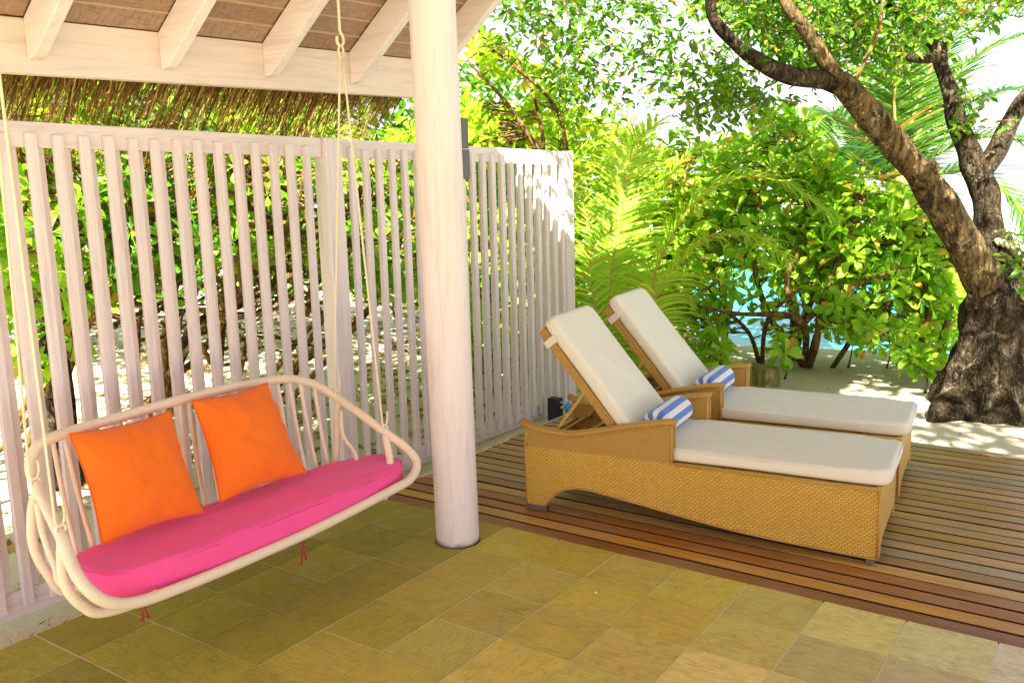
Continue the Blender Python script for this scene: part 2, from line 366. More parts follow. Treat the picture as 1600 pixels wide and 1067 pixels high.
def mat_towel():
    m = NT('striped_terry'); c = m.n('ShaderNodeTexCoord'); sep = m.n('ShaderNodeSeparateXYZ'); m.l(c.outputs['UV'], sep.inputs[0])
    wob = m.math('MULTIPLY', m.math('SUBTRACT', m.noise(c.outputs['Object'], 9, 3), .5), .03)
    fr = m.math('FRACT', m.math('ADD', m.math('MULTIPLY', sep.outputs[1], 7.), wob)); k = m.math('LESS_THAN', fr, .52)
    col = m.mix(k, (.80, .80, .78), (.025, .15, .60)); f = m.noise(m.coord('Object'), 300, 3, .7); col = m.mix(m.math('MULTIPLY', f, .25), col, (.5, .55, .7))
    return m.done(m.bsdf(col, .95, m.bump(f, .6, .003), .05, sheen=.3))
MT['towel'] = mat_towel()
MT['thatch'] = None
def mat_thatch():
    m = NT('dry_thatch'); geo = m.n('ShaderNodeNewGeometry'); c = m.ramp(geo.outputs['Random Per Island'], [(0, (.05, .02, .006)), (.4, (.17, .075, .015)), (.8, (.36, .20, .045)), (1, (.58, .40, .13))])
    return m.done(m.bsdf(c, .75, None, .2))
MT['thatch'] = mat_thatch()
MT['bark_dark'] = mat_bark('bark_dark', (.010, .007, .004), (.11, .075, .036), (.27, .23, .14), 9, .56, 1.)
MT['bark_tan'] = mat_bark('bark_tan', (.025, .016, .007), (.23, .15, .055), (.36, .31, .20), 6, .57, .8)
MT['twig'] = mat_bark('twig_bark', (.06, .035, .012), (.24, .14, .045), (.36, .26, .13), 10, .58, .3)
MT['branch_tan'] = mat_bark('shrub_bark', (.10, .055, .015), (.36, .22, .06), (.50, .38, .20), 8, .58, .4)
MT['leaf_lettuce'] = mat_leaf('leaf_lettuce', (.14, .38, .012), (.28, .54, .018), (.46, .66, .05))
MT['leaf_tree'] = mat_leaf('leaf_tree', (.045, .155, .008), (.115, .29, .012), (.26, .45, .03))
MT['leaf_yellow'] = mat_leaf('leaf_yellow', (.24, .46, .015), (.38, .58, .02), (.55, .64, .04))
MT['leaf_palm'] = mat_leaf('leaf_palm', (.24, .48, .02), (.38, .62, .03), (.55, .68, .06))
MT['leaf_coco'] = mat_leaf('leaf_coco', (.03, .10, .006), (.065, .18, .010), (.15, .26, .02), .35)
MT['rachis'] = mat_simple('palm_rib', (.45, .30, .07), .5)
MT['concrete'] = mat_bark('mossy_concrete', (.22, .19, .06), (.40, .34, .12), (.50, .47, .30), 3, .50, .2)
MT['black'] = mat_simple('black_plastic', (.03, .03, .035), .5)
MT['grey'] = mat_simple('grey_metal', (.13, .125, .13), .5)
MT['blue'] = mat_simple('blue_plastic', (.05, .35, .55), .35)
MT['white'] = mat_simple('white_plastic', (.7, .7, .68), .4)
MT['deadleaf'] = mat_leaf('leaf_dead', (.28, .11, .02), (.40, .20, .05), (.50, .32, .12), .2)
# ================================================================== the ground, sea
def axis_pts(lo, hi, far, step):
    a = list(np.arange(lo, hi+1e-6, step)); out = []
    k = step*1.6; x = lo
    while x > -far: x -= k; out.insert(0, x); k *= 1.45
    k = step*1.6; x = hi; out2 = []
    while x < far: x += k; out2.append(x); k *= 1.45
    return out+a+out2
def shore_y(x): return 7.25+.25*math.sin(x*.8)+max(0, -1.6-x)*.85+max(0, x-5)*.12
def sand_z(x, y):
    z = -.055+.018*mnoise.noise(Vector((x*.7, y*.7, 0)))+.008*mnoise.noise(Vector((x*3, y*3, 5)))
    if -1.25 < x < 7 and -9 < y < 3.32: return -.10
    s = y-shore_y(x)
    if s > -1: z -= max(0, s+1)*.05+max(0, s)*.16
    return max(z, -2.5)
xs = axis_pts(-11, 7, 600, .16); ys = axis_pts(-4, 12, 600, .16)
m = MB(); m.grid([[(x, y, sand_z(x, y)) for x in xs] for y in ys])
sand = m.build('sand_ground', MT['sand'], smooth=True); sand['kind'] = 'structure'
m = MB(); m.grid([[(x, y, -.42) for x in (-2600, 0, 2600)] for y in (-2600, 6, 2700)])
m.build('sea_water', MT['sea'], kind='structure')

# ================================================================== patio floor and deck
TP = .36
floor = MB(); floor.box(-1.075, 6.5, -8.6, .345, -.30, -.0028)
patio = floor.build('patio_floor', MT['grout'], kind='structure')
tm = MB(); tm.box(-.1768, .1768, -.1768, .1768, -.03, 0)
tme = tm.mesh('tile'); tme.materials.append(MT['tile'])
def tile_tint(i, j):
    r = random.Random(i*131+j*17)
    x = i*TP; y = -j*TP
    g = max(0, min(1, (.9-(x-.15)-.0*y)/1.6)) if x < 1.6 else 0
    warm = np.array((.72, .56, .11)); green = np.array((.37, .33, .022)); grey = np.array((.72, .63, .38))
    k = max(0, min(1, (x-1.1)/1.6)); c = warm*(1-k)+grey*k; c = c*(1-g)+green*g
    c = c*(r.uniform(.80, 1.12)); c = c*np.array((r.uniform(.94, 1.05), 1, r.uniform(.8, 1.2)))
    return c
# every slate is its own piece near the camera side of the house; the rest lies out of view
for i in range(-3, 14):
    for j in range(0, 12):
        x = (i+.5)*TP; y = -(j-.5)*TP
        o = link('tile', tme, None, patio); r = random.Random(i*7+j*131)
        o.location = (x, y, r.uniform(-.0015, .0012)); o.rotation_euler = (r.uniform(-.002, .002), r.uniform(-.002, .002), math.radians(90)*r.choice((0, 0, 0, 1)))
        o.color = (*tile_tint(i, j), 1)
m = MB()
for j in range(12, 24):
    for i in range(-3, 18): m.box(i*TP+.003, (i+1)*TP-.003, -(j)*TP+.18+.003, -(j-1)*TP+.18-.003, -.03, 0)
for j in range(0, 12):
    for i in range(14, 18): m.box(i*TP+.003, (i+1)*TP-.003, -(j)*TP+.18+.003, -(j-1)*TP+.18-.003, -.03, 0)
o = m.build('far_tiles', MT['tile'], patio, kind='stuff'); o.color = (.46, .38, .18, 1)

dk = MB(); dk.box(-1.03, 6.4, .352, 3.27, -.30, -.045)
deck = dk.build('wooden_deck', MT['joist'], kind='structure')
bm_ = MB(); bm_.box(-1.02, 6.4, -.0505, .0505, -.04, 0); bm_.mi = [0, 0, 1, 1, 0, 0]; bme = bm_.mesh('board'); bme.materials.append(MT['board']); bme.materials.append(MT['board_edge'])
cols = [(.30, .12, .03), (.64, .31, .04), (.42, .165, .03), (.40, .155, .03)]
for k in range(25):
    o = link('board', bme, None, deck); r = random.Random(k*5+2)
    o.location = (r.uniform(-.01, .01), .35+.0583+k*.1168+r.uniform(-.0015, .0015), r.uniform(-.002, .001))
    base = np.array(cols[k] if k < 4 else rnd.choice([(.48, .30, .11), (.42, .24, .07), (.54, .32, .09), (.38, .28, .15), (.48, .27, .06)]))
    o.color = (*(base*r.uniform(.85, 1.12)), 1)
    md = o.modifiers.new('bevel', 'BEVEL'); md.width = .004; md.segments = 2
# pale stone kerb between the deck and the sand strip under the fence
m = MB(); m.box(-1.065, -1.032, .36, 3.3, -.2, -.012); m.build('deck_kerb', MT['white'], bevel=.004, kind='structure')

# ================================================================== pillar
p = thing('round_pillar', 'thick round whitewashed timber pillar between the swing and the near lounger', 'pillar', (-.116, .058, 0)); p.rotation_euler = (.0057, -.0082, 0)
PR = .119; nseg = 48; hs_ = [0, .004, .01, .3, .8, 1.4, 2.0, 2.6, 3.2, 3.5]
m = MB(); m.grid([[((PR*(.985 if k == 0 else 1)+.0012*mnoise.noise(Vector((math.cos(a)*4, math.sin(a)*4, z*3))))*math.cos(a), PR*math.sin(a), z+.0) for a in [2*math.pi*q/nseg for q in range(nseg)]] for k, z in enumerate(hs_)], wrapu=True)
m.build('shaft', MT['pillar'], p, smooth=True)
m = MB(); m.tube([((PR+.004)*math.cos(a), (PR+.004)*math.sin(a), .0015) for a in [2*math.pi*q/40 for q in range(40)]], .003, 6, closed=True); m.build('base_joint', MT['joist'], p, smooth=True)
# wall box on the far side of the pillar
w = thing('wall_box', 'narrow dark grey box fixed to the back of the round pillar', 'wall lamp', (-.130, .226, 1.97))
m = MB(); m.box(-.035, .035, -.03, .03, 0, .155); m.build('lower_housing', MT['grey'], w, bevel=.003)
m = MB(); m.box(-.033, .033, -.028, .028, .160, .315); m.build('upper_housing', MT['grey'], w, bevel=.003)
m = MB(); m.box(-.03, .0, -.075, -.028, .06, .26); m.build('bracket', MT['black'], w)

# ================================================================== fence
FX = -1.29
ftop = lambda y: 2.25-.016*y
fbot = lambda y: -.022-.019*y
fence = thing('slatted_fence', 'whitewashed slatted timber screen running from behind the swing to the palms', 'fence', (FX, 0, 0))
def ybar(name, y0, y1, x0, x1, za, zb, mat, parent, bevel=.004):
    "bar along y whose bottom/top follow functions za(y), zb(y)"
    m = MB(); b = [(x, y, z(y)) for y in (y0, y1) for x, z in ((x0, za), (x1, za), (x1, zb), (x0, zb))]
    m.v += b; L = y1-y0
    for i in range(4):
        j = (i+1) % 4; m.quadf([i, 4+i, 4+j, j], [(0, 0), (L, 0), (L, .1), (0, .1)])
    m.quadf([0, 1, 2, 3]); m.quadf([7, 6, 5, 4])
    return m.build(name, mat, parent, bevel=bevel)
for y0, y1 in ((-2.45, .335), (.475, 3.15)):
    ybar('top_rail', y0, y1, -.03, 0, lambda y: ftop(y)-.115, ftop, MT['fence_h'], fence)
    ybar('bottom_rail', y0, y1, -.03, 0, fbot, lambda y: fbot(y)+.118, MT['fence_h'], fence)
def slat_mesh(h):
    m = MB(); m.box(-.015, .015, -.0225, .0225, 0, h); me = m.mesh('slat'); me.materials.append(MT['fence']); return me
slme = slat_mesh(2.13)
def slat(x, y, front=True):
    r = random.Random(int(y*1000)+int(front)*7)
    o = link('slat', slme, None, fence)
    zb = fbot(y)+.05; zt = ftop(y)-.052
    o.location = (x, y, zb+r.uniform(-.006, .004)); o.scale = (1, 1, (zt-zb)/2.13)
    o.rotation_euler = (r.uniform(-.0012, .0012), 0, r.uniform(-.03, .03))
    md = o.modifiers.new('bevel', 'BEVEL'); md.width = .003; md.segments = 2
y = -1.612-.127*6
while y < 3.1:
    yc = y+.0225
    if not (.27 < yc < .53): slat(.0155, yc)
    if not (.20 < yc+.062 < .60) and yc+.062 < 3.12: slat(-.0455, yc+.062, False)
    y += .127
for yc, w_, lab in ((.405, .138, None), (3.215, .13, None), (-2.5, .13, None)):
    m = MB(); m.box(-.075, .034, yc-w_/2, yc+w_/2, -.15, ftop(yc)+.003); m.build('post', MT['fence'], fence, bevel=.006)

# ================================================================== roof
SL = .8; BX = -1.15
zt_ = lambda y: 2.735+.025*y
zb_ = lambda y: 2.495+.020*y
roof = thing('thatched_roof', 'thatched verandah roof with pale rafters and brown woven soffit above the swing', 'roof', (BX, 0, 0))
ybar('eave_beam', -7.2, 1.125, -.07, 0, zb_, zt_, MT['beam'], roof, .005)
rys = [-6.1, -5.44, -4.78, -4.11, -3.45, -2.79, -2.13, -1.47, -.81, -.165, .5, 1.16]
RX = 3.75
for ry in rys:
    w_ = .03; z0 = 2.55+.02*ry; z1 = zt_(ry)
    m = MB(); m.prism([(.0005, z0), (.055, z0+.012), (RX, z0+.02+SL*RX), (RX, z1+SL*RX-.003), (.0005, z1-.003)], ry-w_, ry+w_)
    m.build('rafter', MT['rafter'], roof, bevel=.005)
def slope_sheet(name, x0, x1, y0, y1, t, mat, dz=0., bevel=0, sl=SL, kind=None):
    m = MB(); f = lambda x, y: 2.735+.025*y+sl*x+dz
    m.v += [(x, y, f(x, y)+h) for h in (0, t) for y in (y0, y1) for x in (x0, x1)]
    for ff in ((0, 1, 3, 2), (4, 6, 7, 5), (0, 4, 5, 1), (2, 3, 7, 6), (0, 2, 6, 4), (1, 5, 7, 3)): m.quadf(ff)
    return m.build(name, mat, roof, bevel=bevel, kind=kind)
SP = .0955
for a, b in zip(rys[5:-1], rys[6:]):
    for k in range(9):
        o = slope_sheet('soffit_panel', k*SP+.003, (k+1)*SP-.003, a+.031, b-.031, .006, MT['soffit'], dz=.002+random.Random(k+int(a*9)).uniform(-.001, .002))
    m = MB()
    for k in range(1, 10):
        m.v += [(x, y, 2.735+.025*y+SL*x+h) for h in (-.002, .0045) for y in (a+.031, b-.031) for x in (k*SP-.0032, k*SP+.0032)]
        q = len(m.v)-8
        for ff in ((0, 1, 3, 2), (4, 6, 7, 5), (0, 4, 5, 1), (2, 3, 7, 6)): m.quadf([q+i for i in ff])
    m.build('seam_battens', MT['seam'], roof)
slope_sheet('upper_soffit', 9*SP+.003, RX, -7.2, 1.13, .01, MT['soffit'], dz=.003)
slope_sheet('lower_soffit', 0, 9*SP, -7.2, rys[5]-.031, .01, MT['soffit'], dz=.003)
slope_sheet('thatch_layer', -.06, RX, -7.2, 1.23, .22, MT['thatch'], dz=.055)
far_mirror = Matrix(((-1, 0, 0, 2*RX), (0, 1, 0, 0), (0, 0, 1, 0), (0, 0, 0, 1)))
for xa, xb, yb_ in ((3.15, 3.749, 1.23), (0, 3.149, -.6)):  # unseen slope, cut back so that sun reaches the far deck
    o = slope_sheet('far_slope', xa, xb, -7.2, yb_, .22, MT['soffit'], dz=0); o.data.transform(far_mirror); o.data.flip_normals()
# hanging thatch fringe
def thatch():
    N = 6500; V = []; F = []
    r = random.Random(5)
    y0, y1 = -3.2, 1.22
    for i in range(N):
        y = r.uniform(y0, y1); cl = mnoise.noise(Vector((y*5, 0, 3)))
        L = r.choice((r.uniform(.12, .3), r.uniform(.2, .42), r.uniform(.3, .85)))+.12*cl-(.16 if y > .55 else 0)*max(0, (y-.55))*1.6; L *= (.55 if r.random() < .3 else 1)
        h = r.uniform(-.02, .16); p = np.array((-.10-r.uniform(0, .12), y, 2.66+.02*y-.08+h))
        d = np.array((-.80+r.uniform(-.15, .1), r.gauss(0, .13)+.10*cl, -.60+r.uniform(-.15, .1))); d /= np.linalg.norm(d)
        wv = np.cross(d, (r.gauss(0, 1), r.gauss(0, 1), r.gauss(0, 1))); wv /= np.linalg.norm(wv); w = r.uniform(.0022, .0048)
        b = len(V)
        for k in range(4):
            V.append(tuple(p-wv*w*(1-k*.22))); V.append(tuple(p+wv*w*(1-k*.22)))
            p = p+d*L/3; d = d+np.array((.05+r.uniform(-.06, .06), r.gauss(0, .05), -.16)); d /= np.linalg.norm(d)
        for k in range(3): F.append((b+2*k, b+2*k+1, b+2*k+3, b+2*k+2))
    me = bpy.data.meshes.new('thatch_fringe'); me.from_pydata(V, [], F); me.materials.append(MT['thatch']); o = link('thatch_fringe', me, None, roof); o['kind'] = 'stuff'
thatch()

# ================================================================== swing
def onx(px, py, x):
    d = FWD + RGT*(px-800)/FPX - UPV*(py-533.5)/FPX
    return CAM+d*((x-CAM[0])/d[0])
swing = thing('swing_seat', 'cream cane hanging swing seat with spindle back and pink seat pad', 'swing seat', (-.5, -1.05, .4))
S0 = np.array((-.5, -1.05, .4))
def sw(pts): return [np.array(p)-S0 for p in pts]
loop_px = [(110, 674, -.76), (200, 648, -.76), (280, 625, -.76), (360, 606, -.76), (425, 594, -.76), (462, 593, -.75), (496, 603, -.72), (528, 622, -.66), (565, 648, -.50), (602, 675, -.37), (634, 699, -.29), (651, 722, -.23), (643, 746, -.195), (615, 764, -.185),
           (500, 823, -.18), (400, 868, -.18), (300, 910, -.18), (215, 940, -.185), (165, 939, -.19), (130, 912, -.22), (110, 876, -.30), (96, 838, -.37), (76, 797, -.52), (58, 760, -.66), (48, 726, -.73), (62, 694, -.755)]
lp = sw([onx(*q) for q in loop_px])
n_ = len(lp); cl_ = []
for i in range(n_):
    a, b, c, d = lp[i-1], lp[i], lp[(i+1) % n_], lp[(i+2) % n_]
    for k in range(6):
        t = k/6; cl_.append(.5*((2*b)+(-a+c)*t+(2*a-5*b+4*c-d)*t*t+(-a+3*b-3*c+d)*t**3))
m = MB(); m.tube(cl_, .0235, 14, closed=True); m.build('frame_loop', MT['cane'], swing, smooth=True)
ym = -1.05
def hoop(pts, r, nm='hoop'):
    m = MB(); m.tube(catmull(sw(pts), 8), r, 10); return m.build(nm, MT['cane'], swing, smooth=True)
Lb = onx(57, 768, -.66); Lf = onx(97, 842, -.37); Rb = onx(528, 626, -.66); Rf = onx(602, 680, -.37)
ZS = .36
hoop([Lf, onx(97, 880, -.34), onx(103, 915, -.31), onx(128, 945, -.29), onx(170, 955, -.28), (-.28, -1.55, ZS-.02), (-.28, -1.0, ZS-.025), (-.28, -.5, ZS-.01), (-.29, -.33, ZS+.02), (-.31, -.25, ZS+.12), Rf], .0205)
hoop([Lb, onx(50, 800, -.655), onx(52, 850, -.64), onx(72, 892, -.62), onx(110, 925, -.61), (-.60, -1.6, ZS-.02), (-.60, -1.05, ZS-.02), (-.60, -.6, ZS-.015), (-.61, -.42, ZS+.01), (-.635, -.33, ZS+.12), Rb], .0195)
hoop([onx(58, 785, -.60), onx(66, 830, -.56), onx(84, 880, -.50), onx(108, 918, -.45), (-.42, -1.66, ZS)], .0125, 'side_cane')
hoop([onx(533, 640, -.62), onx(536, 680, -.57), onx(556, 712, -.52), (-.46, -.36, ZS+.02), (-.44, -.5, ZS-.02)], .0115, 'side_cane')
for yy in (-1.72, -1.4, -1.05, -.7, -.42):
    m = MB(); m.tube(sw([(-.61, yy, ZS), (-.19, yy, ZS+.02)]), .013, 8); m.build('seat_slat', MT['cane_thin'], swing, smooth=True)
# spindles
bb0 = onx(110, 674, -.76); bb1 = onx(488, 600, -.735)
NS = 19
for k in range(NS):
    t = k/(NS-1); top = bb0+(bb1-bb0)*t
    if k < 3: top = onx(80+k*24, 686-7*k, -.76)
    # follow the back bar exactly
    q = min(cl_, key=lambda c: abs(c[1]+S0[1]-top[1])+(0 if c[2]+S0[2] > .75 else 9)); top = q+S0
    yb = -1.80+(k/(NS-1))*1.42
    m = MB(); m.tube(catmull(sw([top, (top+np.array((-.615, yb, ZS)))/2+np.array((-.012, 0, 0)), (-.615, yb, ZS)]), 4), .0105, 8); m.build('spindle', MT['cane_thin'], swing, smooth=True)

# round-edged pads: rows of (inset scale, height)
def pad(fn, z0, z1, rr, lift=.012, seed=0, wr=.004, nu=96):
    prof = []
    for a in range(0, 5): t = a/4*math.pi/2; prof.append((-rr*(1-math.sin(t)), z0+rr*(1-math.cos(t))))
    for a in range(0, 5): t = a/4*math.pi/2; prof.append((-rr*(1-math.cos(t)), z1-rr*(1-math.sin(t))))
    rows = []; cx, cy = fn(None)
    rows.append([(cx, cy, z0)]*nu); rows.append([(cx+(fn(j/nu)[0]-cx)*.6, cy+(fn(j/nu)[1]-cy)*.6, z0) for j in range(nu)])
    def ins(j, d):
        x, y = fn(j/nu); vx, vy = x-cx, y-cy; L = math.hypot(vx, vy); s = max(.1, (L+d*1.2)/L); return cx+vx*s, cy+vy*s
    for d, z in prof: rows.append([(*ins(j, d), z) for j in range(nu)])
    for s in (.93, .84, .7, .5, .25, 0): rows.append([(cx+(ins(j, -rr)[0]-cx)*s, cy+(ins(j, -rr)[1]-cy)*s, z1+lift*(1-s**2.2)) for j in range(nu)])
    out = []
    for ri, row in enumerate(rows):
        o = []
        for x, y, z in row:
            w = wr*(mnoise.noise(Vector((x*5+seed, y*5, z*9)))+.6*mnoise.noise(Vector((x*14+seed, y*11, z*20))))
            o.append((x, y, z+(w if z > (z0+z1)/2 else 0)))
        out.append(o)
    return out
def superell(cx, cy, a, b, pw):
    def f(t):
        if t is None: return cx, cy
        an = 2*math.pi*t; c, s = math.cos(an), math.sin(an)
        return cx+a*math.copysign(abs(c)**(2/pw), c), cy+b*math.copysign(abs(s)**(2/pw), s)
    return f
fa = superell(.085, .045, .22, .87, 3.4); fb = superell(.085, .045, .22, .885, 6.5)
def fn(t):
    return fa(t) if t is None or not (.5 <= t%1 <= .75) else fb(t)
def seat_outline(t):
    x, y = fn(t)
    if t is None: return x, y
    e = (y-.055)/.845                                   # narrows towards both ends at the back
    if x < .085 and e > 0: x = .085+(x-.085)*(1-.35*abs(e)**5)
    return x, y
m = MB(); m.grid(pad(seat_outline, -.025, .098, .028, .004, 3, .012), wrapu=True)
cush = m.build('seat_pad', MT['pink'], swing, smooth=True)
for zz in (.085,):
    m = MB(); pts = []
    for j in range(96):
        x, y = seat_outline(j/96); pts.append(((x-.085)*.975+.085, (y-.055)*.993+.055, zz))
    m.tube(pts, .0035, 6, closed=True); m.build('piping', MT['pinkpipe'], cush, smooth=True)
for px, py, n2, L in ((470, 850, 2, .10), (222, 952, 2, .05)):
    q = onx(px, py, -.26)-S0
    for k in range(n2):
        m = MB(); m.tube(catmull([q+np.array((0, k*.014, .02)), q+np.array((.004, k*.018, -L*.5)), q+np.array((-.003+.008*k, k*.026-.004, -L*(1-.15*k)))], 4), [.0035]*4+[.0055]*4+[.0065], 6, sx=.5); m.build('tie_tape', MT['ribbon'], cush, smooth=True)
m = MB(); m.tube(catmull(sw([(-.52, -1.86, .40), (-.40, -1.88, .375), (-.28, -1.84, .38)]), 5), .006, 6); m.build('tie_tape', MT['ribbon'], cush)

# hanging rods, rings and hooks
for side, (B, Fp, ya) in enumerate(((Rb, Rf, None), (Lb, Lf, None))):
    A = (B+Fp)/2; A[2] = 2.60; A[0] = -.515
    for E in (B, Fp):
        ring = np.array(E)+np.array((0, 0, .040)); m = MB()
        m.tube(sw([ring+.019*np.array((0, math.cos(a), math.sin(a))) for a in [2*math.pi*k/14 for k in range(14)]]), .0055, 8, closed=True); m.build('eye_ring', MT['cane_thin'], swing, smooth=True)
        low = ring+np.array((0, -.004, .014)); m = MB()
        hk = [low+np.array((.004, .020, .075)), low+np.array((.004, .022, .035)), low+np.array((0, .014, .004)), low+np.array((0, 0, 0)), low+np.array((0, -.012, .012)), low+np.array((0, -.015, .04))]
        top = A+np.array((0, (.008 if E is Fp else -.008), .0)); body = [low+np.array((0, -.015, .04))+(top-low-np.array((0, -.015, .04)))*s for s in (.1, .3, .5, .7, .9, 1)]
        m.tube(catmull(sw(hk), 5)[:-1]+sw(body), .0058, 8); m.build('hanging_rod', MT['rod'], swing, smooth=True)
    m = MB(); m.tube(sw([A+np.array((0, .017*math.cos(a), .030*math.sin(a)+.018)) for a in [2*math.pi*k/16 for k in range(16)]]), .0062, 8, closed=True); m.build('link_ring', MT['rod'], swing, smooth=True)
    h = A+np.array((0, 0, .045)); m = MB()
    hk = [h+np.array((0, -.022, .045)), h+np.array((0, -.024, .02)), h+np.array((0, -.006, .0)), h+np.array((0, .016, .01)), h+np.array((0, .022, .035)), h+np.array((0, .010, .06)), h+np.array((0, 0, .08)), h+np.array((0, 0, .15)), h+np.array((0, 0, .40)), h+np.array((0, 0, .62))]
    m.tube(catmull(sw(hk), 5), .0072, 8); m.build('ceiling_hook', MT['rod'], swing, smooth=True)

# pillows
def pillow(label, tl, tr, br, bl, thick, seed):
    cs = [onx(*q) for q in (tl, tr, br, bl)]; c = sum(cs)/4
    n = np.cross(cs[1]-cs[0], cs[3]-cs[0]); n /= np.linalg.norm(n)
    if n[0] < 0: n = -n
    t = thing('orange_pillow', label, 'pillow', tuple(c), group='orange pillows on the swing')
    N = 40; front = []; back = []
    def P(u, v, s):
        uu = u*(1-.075*math.cos(v*math.pi/2)); vv = v*(1-.075*math.cos(u*math.pi/2))
        a = (uu+1)/2; b = (vv+1)/2
        p = (cs[0]*(1-a)+cs[1]*a)*(1-b)+(cs[3]*(1-a)+cs[2]*a)*b
        h = thick*(max(0, 1-abs(u)**2.4)**.62)*(max(0, 1-abs(v)**2.4)**.62)
        h *= 1+.10*mnoise.noise(Vector((u*1.3+seed, v*1.3, 0)))
        e = max(abs(u), abs(v)); wr = .010*mnoise.noise(Vector((u*3.2+seed, v*3.2, s)))+.014*mnoise.noise(Vector((u*9*(1-abs(v)*.5), v*2+seed, s*3)))*e*e
        return p-c+n*(s*h+(wr if 0 < e < .97 else 0))
    m = MB()
    g = [-1+2*k/N for k in range(N+1)]; g = [math.copysign(1-(1-abs(x))**1.25, x) for x in g]
    m.grid([[P(u, v, 1) for u in g] for v in g]); m.grid([[P(u, v, -1) for u in g[::-1]] for v in g])
    m.build('cover', MT['orange'], t, smooth=True)
    edge = [P(u, -1, 1) for u in g]+[P(1, v, 1) for v in g[1:]]+[P(u, 1, 1) for u in g[::-1][1:]]+[P(-1, v, 1) for v in g[::-1][1:-1]]
    m = MB(); m.tube(edge, .0042, 6, closed=True); m.build('piping', MT['piping'], t, smooth=True)
pillow('orange square pillow leaning at the left end of the swing, nearer the front', (108, 678, -.66), (266, 642, -.66), (318, 800, -.47), (160, 850, -.45), .105, 1.)
pillow('orange square pillow at the middle of the swing, right of the other pillow', (300, 626, -.66), (417, 598, -.66), (478, 738, -.47), (345, 784, -.46), .10, 7.)

